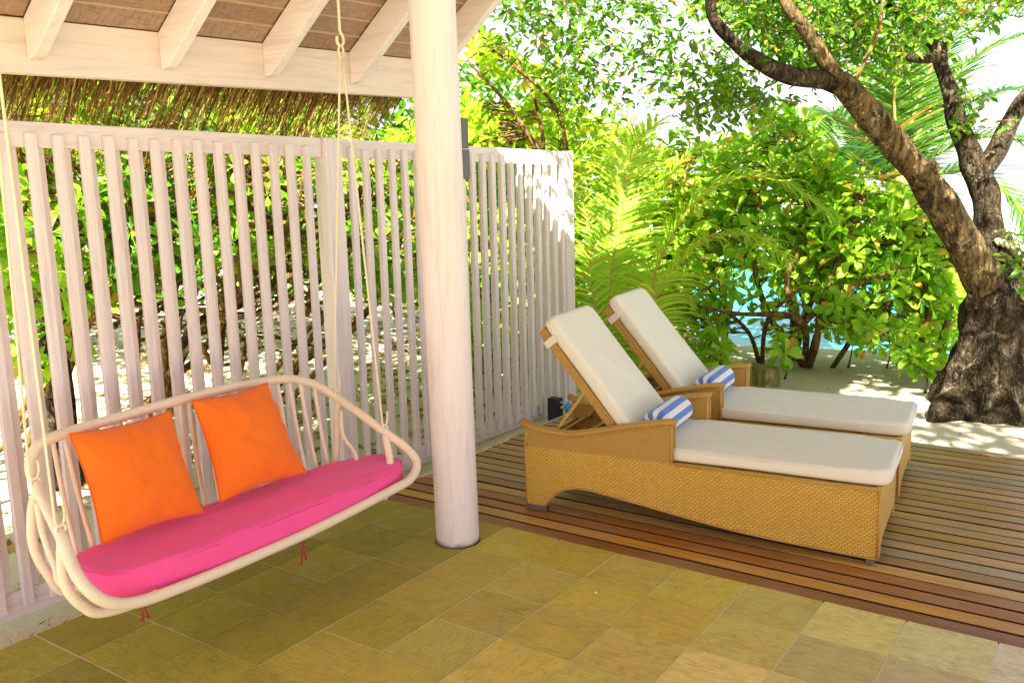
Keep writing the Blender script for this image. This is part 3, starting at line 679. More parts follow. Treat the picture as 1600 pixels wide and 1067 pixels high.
# ================================================================== loungers
def make_lounger():
    t = thing('sun_lounger', 'x', 'sun lounger', (0, 0, 0), 0, 'rattan loungers on the deck')
    arch = [(0, .036), (.135, .036), (.150, .062), (.170, .085), (.20, .117), (.24, .146), (.29, .166), (.345, .174), (.42, .172), (.50, .163), (.60, .150), (.73, .133), (.90, .110), (1.10, .083), (1.28, .064), (1.45, .051), (1.77, .037), (1.99, .030)]
    top = [(1.99, .400), (.918, .400), (0, .400)]
    for yy in (0, .715):
        m = MB(); m.prism(arch+top, yy, yy+.035); m.build('side_panel', MT['wicker'], t, bevel=.006)
        ye = yy-.001 if yy == 0 else yy+.036
        m = MB(); m.tube([(x, ye, z+.006) for x, z in arch[1:]], .0065, 6); m.tube([(1.984, ye, .035), (1.984, ye, .395)], .0065, 6); m.tube([(.006, ye, .04), (.006, ye, .5)], .0065, 6); m.tube([(.93, ye, .396), (1.5, ye, .396), (1.985, ye, .396)], .006, 6); m.build('edge_roll', MT['wrap'], t, smooth=True)
    curve = [(-.03, .538), (0, .527), (.06, .512), (.14, .500), (.25, .494), (.36, .508), (.48, .535), (.60, .566), (.73, .597), (.83, .618), (.925, .632)]
    cz = lambda x: float(np.interp(x, [c[0] for c in curve], [c[1] for c in curve]))
    for k, yy in enumerate((0, .685)):
        for ya, yb in ((yy+.004, yy+.014), (yy+.052, yy+.062)):
            m = MB(); xsx = [0.02+.88*i/14 for i in range(15)]
            m.prism([(.02, .401), (.90, .401)]+[(x, cz(x)) for x in xsx[::-1]], ya, yb); m.build('arm_panel', MT['wicker_open'], t)
        ar = t
        for xp in (.012, .908):
            m = MB(); zt = cz(xp)-.006
            for yp in (yy+.008, yy+.056): m.tube([(xp, yp, .395), (xp, yp, zt*.5+.2), (xp, yp, zt)], .011, 8)
            m.build('arm_post', MT['wrap'], t, smooth=True)
        m = MB(); m.tube([(x+.02, yy+.002, cz(x)-.018) for x in (.02, .06, .14, .25, .36, .48, .6, .73, .85, .90)], .004, 6); m.build('arm_seam', MT['wrap'], t, smooth=True)
        # rail: flattened roll
        m = MB(); rows = []
        pts = catmull([(x, 0, z) for x, z in curve], 4)
        for i, p in enumerate(pts):
            tt = i/(len(pts)-1); w = .044*(1 if .03 < tt < .97 else .86); row = []
            for q in range(16):
                a = 2*math.pi*q/16; row.append((p[0], yy+.032+w*math.cos(a), p[2]+.017*math.sin(a)))
            rows.append(row)
        m.grid(rows, wrapu=True); m.quadf(list(range(16))[::-1]); b = (len(pts)-1)*16; m.quadf(list(range(b, b+16)))
        for i_, uvf in enumerate(m.uv): m.uv[i_] = [(v*.96, u) for u, v in uvf]
        m.build('arm_rail', MT['wrap'], t, smooth=True)
    # end panel with a raised lower edge
    m = MB()
    poly = [(.03, .035), (.06, .035), (.075, .08), (.12, .105), (.63, .105), (.675, .08), (.69, .035), (.72, .035), (.72, .40), (.03, .40)]
    b = len(m.v); m.v += [(1.992, y, z) for y, z in poly]+[(1.962, y, z) for y, z in poly]; n = len(poly)
    m.quadf(range(b, b+n)); m.quadf(list(range(b+n, b+2*n))[::-1])
    for i in range(n): j = (i+1) % n; m.quadf([b+j, b+i, b+n+i, b+n+j])
    m.build('end_panel', MT['wicker'], t, bevel=.004)
    m = MB(); m.box(0.0, .03, .036, .714, .16, .40); m.build('head_panel', MT['wicker'], t, bevel=.004)
    m = MB(); m.box(.60, 1.96, .037, .713, .365, .395); m.build('seat_base', MT['wicker'], t)
    for fx, fy in ((1.93, .008), (1.93, .702)):
        m = MB(); m.box(fx, fx+.04, fy, fy+.04, 0, .036); m.build('foot', MT['metal'], t, bevel=.004)
    for fy in (-.003, .712):
        m = MB(); m.box(-.004, .138, fy, fy+.041, .004, .036); m.box(.0, .13, fy+.004, fy+.037, 0, .0045); m.build('metal_shoe', MT['metal'], t, bevel=.003)
    # backrest
    A = np.array((.665, 0, .425)); ang = math.radians(129.3); dx, dz = math.cos(ang), math.sin(ang)
    nx, nz = dz, -dx                                    # faces the sitter
    R4 = Matrix(((dx, 0, nx, A[0]), (0, 1, 0, 0), (dz, 0, nz, A[2]), (0, 0, 0, 1)))
    def tr(o): o.data.transform(R4); o.data.flip_normals() if R4.determinant() < 0 else None; return o
    m = MB(); m.box(0, .865, .10, .64, -.040, -.012); back = tr(m.build('backrest', MT['wicker'], t, bevel=.003))
    for yy in (.075, .640):
        m = MB(); m.box(-.02, .875, yy, yy+.034, -.052, 0); tr(m.build('backrest_rail', MT['wicker_open'], t, bevel=.008))
    m = MB(); m.box(.85, .885, .11, .64, -.05, .0); tr(m.build('backrest_rail', MT['wicker_open'], t, bevel=.008))
    for yy in (.085, .655):
        m = MB(); m.obox((.36, yy, .735), (.13, yy, .43), .022, .02); m.build('prop_strut', MT['wrap'], t, bevel=.003)
    m = MB(); m.obox((.13, .06, .43), (.13, .69, .43), .024, .024); m.obox((.33, .06, .455), (.33, .69, .455), .03, .03); m.build('prop_bar', MT['wrap'], t, bevel=.004)
    # mattress in two halves
    m = MB(); m.grid(pad(superell(1.33, .375, .70, .338, 14), .403, .478, .026, .012, 11, .011, 128), wrapu=True); mt_ = m.build('seat_mattress', MT['mattress'], t, smooth=True)
    m = MB(); m.grid(pad(superell(.455, .375, .455, .300, 14), .001, .078, .026, .014, 23, .009, 128), wrapu=True); bk = tr(m.build('back_mattress', MT['mattress'], t, smooth=True))
    for nm_, cx_, hx, hy in (('s', 1.33, .70, .338), ('b', .455, .455, .300)):
        f_ = superell(cx_, .375, hx-.004, hy-.004, 14); m = MB(); zz = .462 if nm_ == 's' else .062
        m.tube([(*f_(j/120), zz+.003*mnoise.noise(Vector((j*.3, cx_, 0)))) for j in range(120)], .0032, 5, closed=True); o = m.build('piping', MT['strap'], mt_ if nm_ == 's' else bk, smooth=True)
        if nm_ == 'b': o.data.transform(R4)
    for s in (.765,):
        m = MB(); w_ = .045
        m.box(s, s+w_, .060, .074, -.058, .03); m.box(s, s+w_, .676, .688, -.058, .03); m.box(s, s+w_, .060, .688, -.058, -.053)
        o = m.build('strap', MT['strap'], bk, bevel=.002); o.data.transform(R4)
    return t
AL = math.radians(6.5)
l1 = make_lounger(); O1 = np.array((-.06, .655, 0)); vdir = np.array((-math.sin(AL), math.cos(AL), 0)); udir = np.array((math.cos(AL), math.sin(AL), 0))
l1.location = tuple(O1); l1.rotation_euler = (0, 0, AL); l1['label'] = 'honey rattan sun lounger with cream mattress nearest the tiled floor'
l2 = copy_tree(l1); O2 = O1+vdir*.985; l2.location = tuple(O2); l2['label'] = 'honey rattan sun lounger with cream mattress on the far side, nearest the sand'
def towel(label, O, rz, u, v0, v1, r):
    t = thing('rolled_towel', label, 'towel', tuple(O+udir*u+vdir*v0+np.array((0, 0, .484+r))), rz, 'striped towels on the loungers')
    m = MB(); L = v1-v0; rows = []
    for i in range(25):
        s = i/24; y = s*L; e = min(s, 1-s)*L; k = 1 if e > r*.75 else math.sqrt(max(0, 1-(1-e/(r*.75))**2))*.75+.25 if e > 0 else .0
        rows.append([(r*k*math.cos(a)*(1+.04*mnoise.noise(Vector((y*6, a, 1)))), y, r*k*math.sin(a)*.93*(1+.04*mnoise.noise(Vector((y*5, a*1., 9))))) for a in [2*math.pi*q/32 for q in range(32)]])
    b0 = 0
    for i in range(24):
        pass
    m.grid(rows, wrapu=True)
    for i_, f in enumerate(m.f):
        q = i_ % 32; rr = i_//32; m.uv[i_] = [(rr/24, q/32), (rr/24, (q+1)/32), ((rr+1)/24, (q+1)/32), ((rr+1)/24, q/32)]
    m.build('roll', MT['towel'], t, smooth=True)
towel('rolled blue and white striped towel at the backrest of the lounger nearest the tiles', O1, AL, .775, .10, .60, .088)
towel('rolled blue and white striped towel at the backrest of the far lounger by the sand', O2, AL, .775, .10, .60, .088)

# ================================================================== small things on the sand
b = ground(1166, 605, -.06); t = thing('concrete_block', 'low mossy concrete block on the sand behind the far lounger', 'block', (float(b[0])+.10, float(b[1])+.12, -.07), math.radians(-21))
m = MB(); m.box(-.19, .14, -.09, .12, 0, .19); m.build('block_body', MT['concrete'], t, bevel=.005)
m = MB(); m.box(-.18, .13, -.08, .11, .19, .205); m.build('cap', MT['concrete'], t, bevel=.008)
g = ground(868, 655, -.06); t = thing('garden_tap', 'black garden tap box with blue hose coupling at the foot of the fence', 'garden tap', (float(g[0]), float(g[1]), -.07))
m = MB(); m.box(-.055, .055, -.04, .04, 0, .20); m.build('box', MT['black'], t, bevel=.006)
m = MB(); m.tube([(.05, 0, .12), (.09, 0, .13), (.12, .0, .13)], .012, 8); m.build('pipe', MT['white'], t, smooth=True)
m = MB(); m.tube([(.105, 0, .13), (.12, 0, .13), (.135, 0, .13), (.15, 0, .13)], [.03, .045, .045, .03], 14); m.build('coupling', MT['blue'], t, smooth=True)
m = MB(); m.tube([(.04, 0, .16), (.075, 0, .17)], .007, 6); m.build('lever', MT['white'], t, smooth=True)
for px, py, z in ((1369, 810, 0), (930, 928, 0)):
    g = ground(px, py, z); m = MB(); m.tube(catmull([g+np.array((-.006, 0, .004)), g+np.array((0, .003, .008)), g+np.array((.009, 0, .003))], 3), [.003]+[.006]*5+[.003], 6)
    tag(m.build('shell_chip', MT['strap'], smooth=True), 'tiny pale shell chip on the %s' % ('deck boards right of the loungers' if px > 1000 else 'tiled floor in front of the deck'), 'shell')
# ================================================================== leaves
def leaf_template(kind):
    if kind == 'obovate': ts = [0, .25, .5, .72, .9, 1]; ws = [.10, .22, .62, 1., .80, .0]; droop = .22; cup = .16
    elif kind == 'oval': ts = [0, .3, .7, 1]; ws = [.05, .8, .85, 0]; droop = .18; cup = .15
    else: ts = [0, .2, .5, .8, 1]; ws = [.15, .8, 1., .6, 0]; droop = .5; cup = .1
    V = []; UV = []; F = []
    for i, (t, w) in enumerate(zip(ts, ws)):
        z = -droop*t*t
        if w == 0: V.append((0, t, z)); UV.append((.5, t))
        else:
            V += [(-w*.5, t, z+cup*w), (0, t, z), (w*.5, t, z+cup*w)]; UV += [(.5-w*.5, t), (.5, t), (.5+w*.5, t)]
    n = len(ts)
    for i in range(n-1):
        a = 3*i; b = 3*(i+1)
        if ws[i+1] == 0: F += [(a, a+1, b), (a+1, a+2, b)]
        else: F += [(a, a+1, b+1, b), (a+1, a+2, b+2, b+1)]
    return np.array(V, float), np.array(UV, float), F
TPL = {k: leaf_template(k) for k in ('obovate', 'oval')}
def unit(a): return a/np.maximum(1e-9, np.linalg.norm(a, axis=-1, keepdims=True))
def frames(d, up):
    y = unit(d); x = unit(np.cross(y, up)+1e-6); z = np.cross(x, y); return np.stack([x, y, z], -1)   # columns
LEAFME = {}
def leafset(tpl, pos, d, up, L, W, mat, parent, nparts, name='foliage'):
    V, UV, F = TPL[tpl]; N = len(pos); base = np.array(parent.location)
    R = frames(d, up)
    w = (pos-CAM)@FWD; px = 800+FPX*((pos-CAM)@RGT)/w; py = 533.5-FPX*((pos-CAM)@UPV)/w
    vis = (px > 5) & (px < 1595) & (py > 5) & (py < 1060)
    score = np.where(vis, L*W/w**2, -1); order = np.argsort(-score); npar = min(nparts, int(vis.sum())); parts = order[:npar]; rest = order[npar:]
    key = (tpl, mat.name)
    if key not in LEAFME:
        me = bpy.data.meshes.new('leaf'); me.from_pydata(V.tolist(), [], F); u = me.uv_layers.new(name='UVMap')
        u.data.foreach_set('uv', UV[[i for f in F for i in f]].ravel()); me.materials.append(mat); me.polygons.foreach_set('use_smooth', [True]*len(F)); LEAFME[key] = me
    for i in parts:
        o = bpy.data.objects.new('leaf', LEAFME[key]); COL.objects.link(o); o.parent = parent
        Mx = Matrix.Identity(4); S = (W[i], L[i], L[i])
        for r in range(3):
            for c in range(3): Mx[r][c] = R[i][r][c]*S[c]
            Mx[r][3] = pos[i][r]-base[r]
        o.matrix_basis = Mx
    if len(rest):
        S = np.stack([W[rest], L[rest], L[rest]], -1)
        P = np.einsum('nij,nvj->nvi', R[rest], V[None]*S[:, None, :])+(pos[rest]-base)[:, None, :]
        nv = len(V); P = P.reshape(-1, 3); fl = [len(f) for f in F]; flat = np.array([i for f in F for i in f])
        loops = (flat[None]+np.arange(len(rest))[:, None]*nv).ravel(); tot = np.tile(fl, len(rest)); st = np.concatenate([[0], np.cumsum(tot)[:-1]])
        me = bpy.data.meshes.new(name); me.vertices.add(len(P)); me.vertices.foreach_set('co', P.ravel()); me.loops.add(len(loops)); me.loops.foreach_set('vertex_index', loops.astype(np.int32))
        me.polygons.add(len(tot)); me.polygons.foreach_set('loop_start', st.astype(np.int32)); me.polygons.foreach_set('loop_total', tot.astype(np.int32)); me.polygons.foreach_set('use_smooth', np.ones(len(tot), bool))
        u = me.uv_layers.new(name='UVMap'); u.data.foreach_set('uv', np.tile(UV[flat], (len(rest), 1)).ravel()); me.update(); me.materials.append(mat)
        o = link(name, me, None, parent); o['kind'] = 'stuff'
def in_poly(x, y, poly):
    c = False; n = len(poly)
    for i in range(n):
        x1, y1 = poly[i]; x2, y2 = poly[i-1]
        if (y1 > y) != (y2 > y) and x < (x2-x1)*(y-y1)/(y2-y1)+x1: c = not c
    return c
def region(poly, n, D0, D1, holes=(), ok=None, seed=0):
    r = random.Random(seed); out = []; xs_ = [p[0] for p in poly]; ys_ = [p[1] for p in poly]; tries = 0
    while len(out) < n and tries < n*60:
        tries += 1; x = r.uniform(min(xs_), max(xs_)); y = r.uniform(min(ys_), max(ys_))
        if not in_poly(x, y, poly): continue
        if any(((x-a)/c)**2+((y-b)/d)**2 < r.uniform(.7, 1.15) for a, b, c, d in holes): continue
        p = at(x, y, r.uniform(D0, D1))
        if p[2] < .12 or (ok and not ok(p)): continue
        out.append(p)
    return np.array(out)
def rosettes(centers, axes, n, L, seed, spread=(25, 85)):
    r = np.random.default_rng(seed); P = []; D = []; U = []; Ls = []
    for c, a in zip(centers, axes):
        a = a/np.linalg.norm(a); t = np.cross(a, (0, 0, 1.)) if abs(a[2]) < .9 else np.array((1., 0, 0)); t /= np.linalg.norm(t); b = np.cross(a, t)
        k = int(r.integers(n-2, n+3)); sc = r.uniform(.75, 1.2)
        for i in range(k):
            f = i/k; th = math.radians(spread[0]+(spread[1]-spread[0])*f**.7+r.normal(0, 7)); ph = i*2.39996+r.normal(0, .2)
            s = t*math.cos(ph)+b*math.sin(ph); d = a*math.cos(th)+s*math.sin(th)
            P.append(c-a*.03*f+d*.008); D.append(d+np.array((0, 0, -.12*f))); U.append(a*math.sin(th)-s*math.cos(th)); Ls.append(L*sc*r.uniform(.7, 1.1)*(.7+.4*f))
    return np.array(P), np.array(D), np.array(U), np.array(Ls)
def wiggle(a, b, k, amp, r):
    a = np.array(a, float); b = np.array(b, float); L = np.linalg.norm(b-a); pts = [a]
    for i in range(1, k): t = i/k; pts.append(a+(b-a)*t+np.array((r.gauss(0, 1), r.gauss(0, 1), r.gauss(0, .7)))*amp*L*math.sin(math.pi*t)**.5)
    return pts+[b]
def shrub(name, label, cat, base, stems, centers, L, mat, nparts, bark, group=None, seed=0, n=9, w=.42, twig_r=.006, out=(0, 0, .6), stem_r=.03):
    "stems: list of point lists starting on the ground; rosettes hang on twigs from the nearest stem point"
    r = random.Random(seed); t = thing(name, label, cat, tuple(map(float, base)), group=group); base = np.array(base, float)
    nodes = []
    for st in stems:
        pts = catmull(st, 5); rr = np.linspace(stem_r, stem_r*.35, len(pts)); m = MB(); m.tube([p-base for p in pts], rr*1.0, 7, jitter=.25); m.build('stem', bark, t, smooth=True)
        nodes += pts[len(pts)//4:]
    nodes = np.array(nodes); m = MB(); cen = centers.mean(0); axes = []
    for c in centers:
        k = int(np.argmin(np.linalg.norm(nodes-c, axis=1)+np.maximum(0, nodes[:, 2]-c[2])*1.2)); q = nodes[k]
        pts = catmull(wiggle(q, c, 3, .10, r), 3); m.tube([p-base for p in pts], np.linspace(twig_r*1.5, twig_r*.7, len(pts)), 4, cap=False)
        ax = (c-cen)*.35+(c-q)/max(.2, np.linalg.norm(c-q))*.5+np.array(out)+np.array((r.gauss(0, .35), r.gauss(0, .35), r.gauss(0, .3))); axes.append(ax)
    m.build('twigs', bark, t, smooth=True, kind='stuff')
    P, D, U, Ls = rosettes(centers, axes, n, L, seed+1)
    leafset('obovate', P, D, U, Ls, Ls*w, mat, t, nparts)
    return t

# ---- sea lettuce shrubs at the edge of the beach
HOL = [(1168, 432, 26, 11), (1215, 486, 26, 14), (1385, 470, 14, 18), (1150, 530, 40, 8), (1360, 550, 50, 20)]
def g3(px, py): return ground(px, py, -.06)
BG = 'sea lettuce shrubs along the beach edge'
c = region([(1000, 245), (1060, 205), (1130, 220), (1150, 330), (1130, 480), (1030, 520), (990, 400)], 130, 9.5, 10.7, HOL, seed=1)
shrub('sea_lettuce_shrub', 'bright green shrub behind the arching palm fronds, left end of the beach shrubs', 'shrub', g3(1120, 570), [[g3(1118, 572), at(1110, 520, 9.5), at(1075, 450, 9.5), at(1060, 330, 9.5), at(1080, 240, 9.6)], [g3(1125, 572), at(1135, 500, 9.6), at(1120, 400, 9.6), at(1110, 300, 9.7)]], c, .19, MT['leaf_lettuce'], 110, MT['branch_tan'], BG, 21, stem_r=.04)
c = region([(1110, 235), (1180, 205), (1200, 175), (1280, 195), (1300, 260), (1310, 420), (1250, 450), (1140, 410)], 175, 9.1, 10.5, HOL, seed=2)
shrub('sea_lettuce_shrub', 'tallest large leaved shrub at the beach edge, crossed by the arching palm frond', 'shrub', g3(1232, 560), [[g3(1228, 556), at(1222, 520, 9.6), at(1205, 500, 9.5), at(1180, 420, 9.4), at(1190, 300, 9.4), at(1215, 210, 9.4)], [g3(1240, 560), at(1262, 480, 9.4), at(1290, 420, 9.3), at(1260, 320, 9.4), at(1250, 240, 9.5)], [g3(1236, 562), at(1240, 500, 9.3), at(1230, 430, 9.2), at(1270, 360, 9.2)]], c, .235, MT['leaf_lettuce'], 230, MT['twig'], BG, 31, stem_r=.045)
c = region([(1260, 260), (1340, 270), (1400, 310), (1440, 400), (1430, 470), (1350, 520), (1280, 500), (1290, 400)], 135, 8.7, 10.0, HOL, seed=3)
shrub('sea_lettuce_shrub', 'spreading shrub with long low branches in front of the turquoise sea', 'shrub', g3(1262, 572), [[g3(1255, 572), at(1235, 530, 9.2), at(1260, 500, 9.1), at(1300, 470, 9.0), at(1350, 440, 8.9), at(1410, 420, 8.8)], [g3(1262, 574), at(1275, 540, 9.1), at(1285, 470, 9.0), at(1320, 380, 9.0), at(1350, 310, 9.1)], [g3(1262, 574), at(1290, 500, 9.2), at(1370, 470, 9.1), at(1400, 360, 9.2)], [g3(1258, 574), at(1250, 500, 9.0), at(1150, 490, 9.0), at(1090, 478, 9.0)]], c, .235, MT['leaf_lettuce'], 230, MT['twig'], BG, 41, stem_r=.045)
c = region([(1390, 300), (1450, 330), (1500, 360), (1510, 420), (1500, 530), (1470, 560), (1420, 520), (1400, 420)], 90, 8.8, 10.0, HOL, seed=4)
shrub('sea_lettuce_shrub', 'leafy green shrub close beside the big tree trunk', 'shrub', g3(1455, 590), [[g3(1460, 590), at(1440, 550, 9.1), at(1450, 480, 9.1), at(1440, 400, 9.1), at(1450, 330, 9.1)], [g3(1462, 592), at(1470, 540, 9.0), at(1490, 460, 9.1), at(1485, 390, 9.1)], [g3(1455, 590), at(1420, 540, 9.1), at(1380, 470, 9.1)]], c, .235, MT['leaf_lettuce'], 170, MT['twig'], BG, 51, stem_r=.045)
c = np.vstack([region([(1060, 400), (1300, 400), (1310, 520), (1180, 515), (1060, 525)], 62, 8.9, 9.6, [(1168, 432, 22, 10), (1215, 492, 24, 12)], seed=5), region([(1300, 420), (1480, 430), (1460, 530), (1330, 510)], 34, 8.8, 9.5, HOL, seed=6)])
shrub('sea_lettuce_shrub', 'low loose shrub whose drooping leaves half hide the turquoise water', 'shrub', g3(1190, 568), [[g3(1186, 566), at(1170, 520, 9.3), at(1130, 480, 9.3), at(1090, 430, 9.3)], [g3(1190, 568), at(1200, 500, 9.2), at(1250, 450, 9.2), at(1290, 430, 9.2)], [g3(1300, 575), at(1340, 520, 9.2), at(1400, 470, 9.2), at(1450, 440, 9.2)]], c, .19, MT['leaf_lettuce'], 150, MT['twig'], BG, 57, n=7, out=(0, 0, .1))
# low tufts hanging to the sand
for px, py, R_, nn, lab in ((1325, 495, 30, 6, 'drooping cluster of big green leaves above the sand, middle of the beach'), (1385, 525, 36, 7, 'drooping leaf cluster just above the sand left of the tree'), (1445, 572, 30, 8, 'low leafy sprout on the sand touching the tree roots'), (1226, 548, 15, 3, 'small leafy sprout at the foot of the shrub stems'), (1108, 545, 28, 6, 'small leafy sprout behind the far lounger backrest')):
    r = random.Random(px); c = np.array([at(px+r.uniform(-R_, R_), py+r.uniform(-R_, R_)*.7, 8.7+r.uniform(-.3, .3)) for _ in range(nn*2)]); c[:, 2] = np.maximum(c[:, 2], .06)
    b = g3(px, max(py+45, 575)); shrub('leafy_sprout', lab, 'plant', b, [[b, (b+c.mean(0))/2+np.array((.03, 0, .0)), c.mean(0)+np.array((0, 0, .05))]], c, .18, MT['leaf_lettuce'], 60, MT['twig'], 'sprouts on the sand', px, stem_r=.012, out=(0, -.1, -.1 if py < 530 else .4))

# ---- jungle behind the fence
LG = 'shrubs behind the fence'
okl = lambda p: p[0] < -1.95
def jung(lab, poly, n, D0, D1, base, seed, mat, L=.14, nparts=110, holes=(), bark='branch_tan', nst=5):
    c = region(poly, n, D0, D1, holes, okl, seed); r = random.Random(seed)
    base = np.array(base, float); st = []
    for k in range(nst):
        q = c[r.randrange(len(c))]; b = base+np.array((r.uniform(-.4, .4), r.uniform(-.4, .4), 0)); mid = (b+q)/2+np.array((r.uniform(-.3, .3), r.uniform(-.3, .3), r.uniform(-.1, .4))); mid[0] = min(mid[0], -1.8); st.append([b, (b+mid)/2+np.array((r.uniform(-.15, .1), r.uniform(-.15, .15), 0)), mid, q])
    shrub('screen_shrub', lab, 'shrub', base, st, c, L, mat, nparts, MT[bark], LG, seed, w=.46, stem_r=.035)
jung('big leaved shrub seen through the leftmost fence slats', [(-60, 120), (150, 120), (170, 330), (120, 560), (-60, 600)], 230, 4.3, 6.6, (-3.6, -1.4, -.06), 61, MT['leaf_lettuce'], .15, 150)
jung('yellow green shrub behind the fence above the left orange pillow', [(130, 120), (330, 120), (340, 330), (330, 430), (170, 460)], 250, 5.2, 7.6, (-4.4, -.5, -.06), 62, MT['leaf_tree'], .13, 150)
jung('bright shrub behind the fence above the right orange pillow', [(300, 130), (500, 130), (510, 400), (320, 430)], 250, 5.4, 8., (-4.3, .9, -.06), 63, MT['leaf_lettuce'], .13, 150)
jung('shrub behind the middle fence post and the swing rods', [(480, 150), (560, 210), (660, 200), (700, 320), (700, 470), (500, 450)], 230, 6., 8.5, (-3.9, 2.2, -.06), 64, MT['leaf_lettuce'], .13, 150, [(590, 185, 38, 22)])
jung('yellowish shrub behind the right half of the fence beside the pillar', [(690, 240), (900, 245), (915, 520), (700, 560)], 230, 7.8, 10., (-3.4, 4.6, -.06), 65, MT['leaf_yellow'], .15, 90)
c = region([(722, 60), (790, 60), (900, 150), (925, 240), (722, 245)], 95, 7.6, 9.2, [(790, 150, 45, 28), (730, 130, 22, 40)], okl, seed=9)
shrub('almond_sapling', 'sapling with pale round leaf clusters rising above the fence right of the pillar', 'tree', (-3.2, 3.6, -.06), [[(-3.2, 3.6, -.06), at(830, 420, 8.6), at(850, 250, 8.5), at(830, 140, 8.4), at(790, 75, 8.4)], [(-3.2, 3.6, -.06), at(860, 400, 8.6), at(880, 200, 8.5), at(800, 100, 8.2), at(735, 55, 8.)], [at(850, 250, 8.5), at(790, 160, 8.3), at(730, 95, 8.1)]], c, .17, MT['leaf_yellow'], 200, MT['twig'], None, 71, n=8, w=.52)
# tangle of bare branches
def tangle(lab, n, x0, x1, y0, y1, D0, D1, seed, rr=(.007, .022)):
    r = random.Random(seed); b = at((x0+x1)/2, y1, (D0+D1)/2); b[0] = min(b[0], -2.2); b[2] = -.07; t = thing('branch_tangle', lab, 'branches', tuple(map(float, b)), group='bare branches behind the fence'); k = 0
    while k < n:
        a = at(r.uniform(x0, x1), r.uniform(y0, y1), r.uniform(D0, D1))
        if a[0] > -1.9: continue
        L = r.uniform(.5, 1.5); an = r.uniform(-.5, 1.2); q = a+np.array((-r.uniform(-.3, .3), math.cos(an)*L, math.sin(an)*L)); 
        if q[0] > -1.85: continue
        q[2] = max(q[2], .0); a[2] = max(a[2], -.06)
        if q[2] > 2.6: continue
        pts = catmull(wiggle(a, q, 4, .13, r), 4); pts = [np.array((min(p[0], -1.82), p[1], max(p[2], -.06))) for p in pts]; R_ = r.uniform(*rr); m = MB(); m.tube([p-b for p in pts], np.linspace(R_, R_*.45, len(pts)), 6, jitter=.2); m.build('branch', MT['branch_tan'] if r.random() < .7 else MT['twig'], t, smooth=True); k += 1
tangle('tangle of tan branches behind the left half of the fence', 75, 60, 330, 260, 540, 5.0, 8.0, 81)
tangle('tangle of tan branches behind the fence between pillow and middle post', 75, 300, 540, 240, 500, 5.5, 8.5, 82)
tangle('thin branches behind the fence between middle post and pillar', 40, 520, 700, 280, 520, 6.5, 9., 83, (.006, .014))
def crown_tree():
    P = [at(*q) for q in [(80, 560, 6.2), (74, 440, 6.), (66, 320, 5.9), (50, 180, 5.8), (40, 20, 5.7)]]; P[0][2] = -.08
    P += [P[-1]+np.array((-.3, .5, .7)), P[-1]+np.array((-.8, 1.2, 1.5))]; base = P[0].copy(); P = catmull(P, 5)
    t = thing('shade_tree', 'dark mossy trunk behind the second and third slats of the fence', 'tree', tuple(map(float, base)))
    m = MB(); m.tube([p-base for p in P], np.linspace(.115, .06, len(P)), 12, jitter=.25); m.build('trunk', MT['bark_dark'], t, smooth=True)
    top = P[-1]; r = random.Random(6); C_ = []
    for k in range(9):
        q = top+np.array((r.uniform(-4.5, 1.2), r.uniform(-2.5, 4.5), r.uniform(-.5, .7))); pp = catmull(wiggle(top-np.array((0, 0, .4)), q, 4, .08, r), 4); m = MB(); m.tube([p-base for p in pp], np.linspace(.045, .012, len(pp)), 7, jitter=.2); m.build('limb', MT['bark_dark'], t, smooth=True)
    g = np.random.default_rng(8); n = 7600; c = top+np.stack([g.uniform(-5.5, 1.3, n), g.uniform(-3.5, 5.5, n), g.normal(.1, .45, n)], -1)  # unseen leaves above the view, added to shade the sand below
    k = np.array([mnoise.noise(Vector(q*1.1)) > -.12 for q in c]); c = c[k]; n = len(c)
    leafset('obovate', c, unit(g.normal(0, 1, (n, 3))), unit(g.normal(0, .5, (n, 3))+np.array((0, 0, 1))), g.uniform(.12, .22, n), g.uniform(.07, .11, n), MT['leaf_tree'], t, 0, 'crown')
crown_tree()
for lab, pts, R_ in (('smooth pale trunk leaning diagonally behind the fence above the right pillow', [(325, 560, 7.2), (350, 480, 7.), (400, 370, 6.8), (460, 245, 6.6), (490, 160, 6.5)], .035), ('thin pale trunk leaning behind the fence left of the middle post', [(350, 540, 8.), (410, 440, 7.8), (470, 350, 7.6), (510, 280, 7.5)], .02), ('low gnarled trunk lying behind the fence near the sand', [(240, 565, 8.2), (300, 520, 8.2), (380, 470, 8.3), (430, 440, 8.4), (470, 380, 8.4)], .05)):
    P = [at(*q) for q in pts]; P[0][2] = -.08; P = catmull(P, 5); m = MB(); m.tube(P, np.linspace(R_*1.25, R_*.7, len(P)), 10, jitter=.2); tag(m.build('leaning_trunk', MT['bark_dark'] if 'dark' in lab or 'gnarled' in lab else MT['branch_tan'], smooth=True), lab, 'tree trunk')
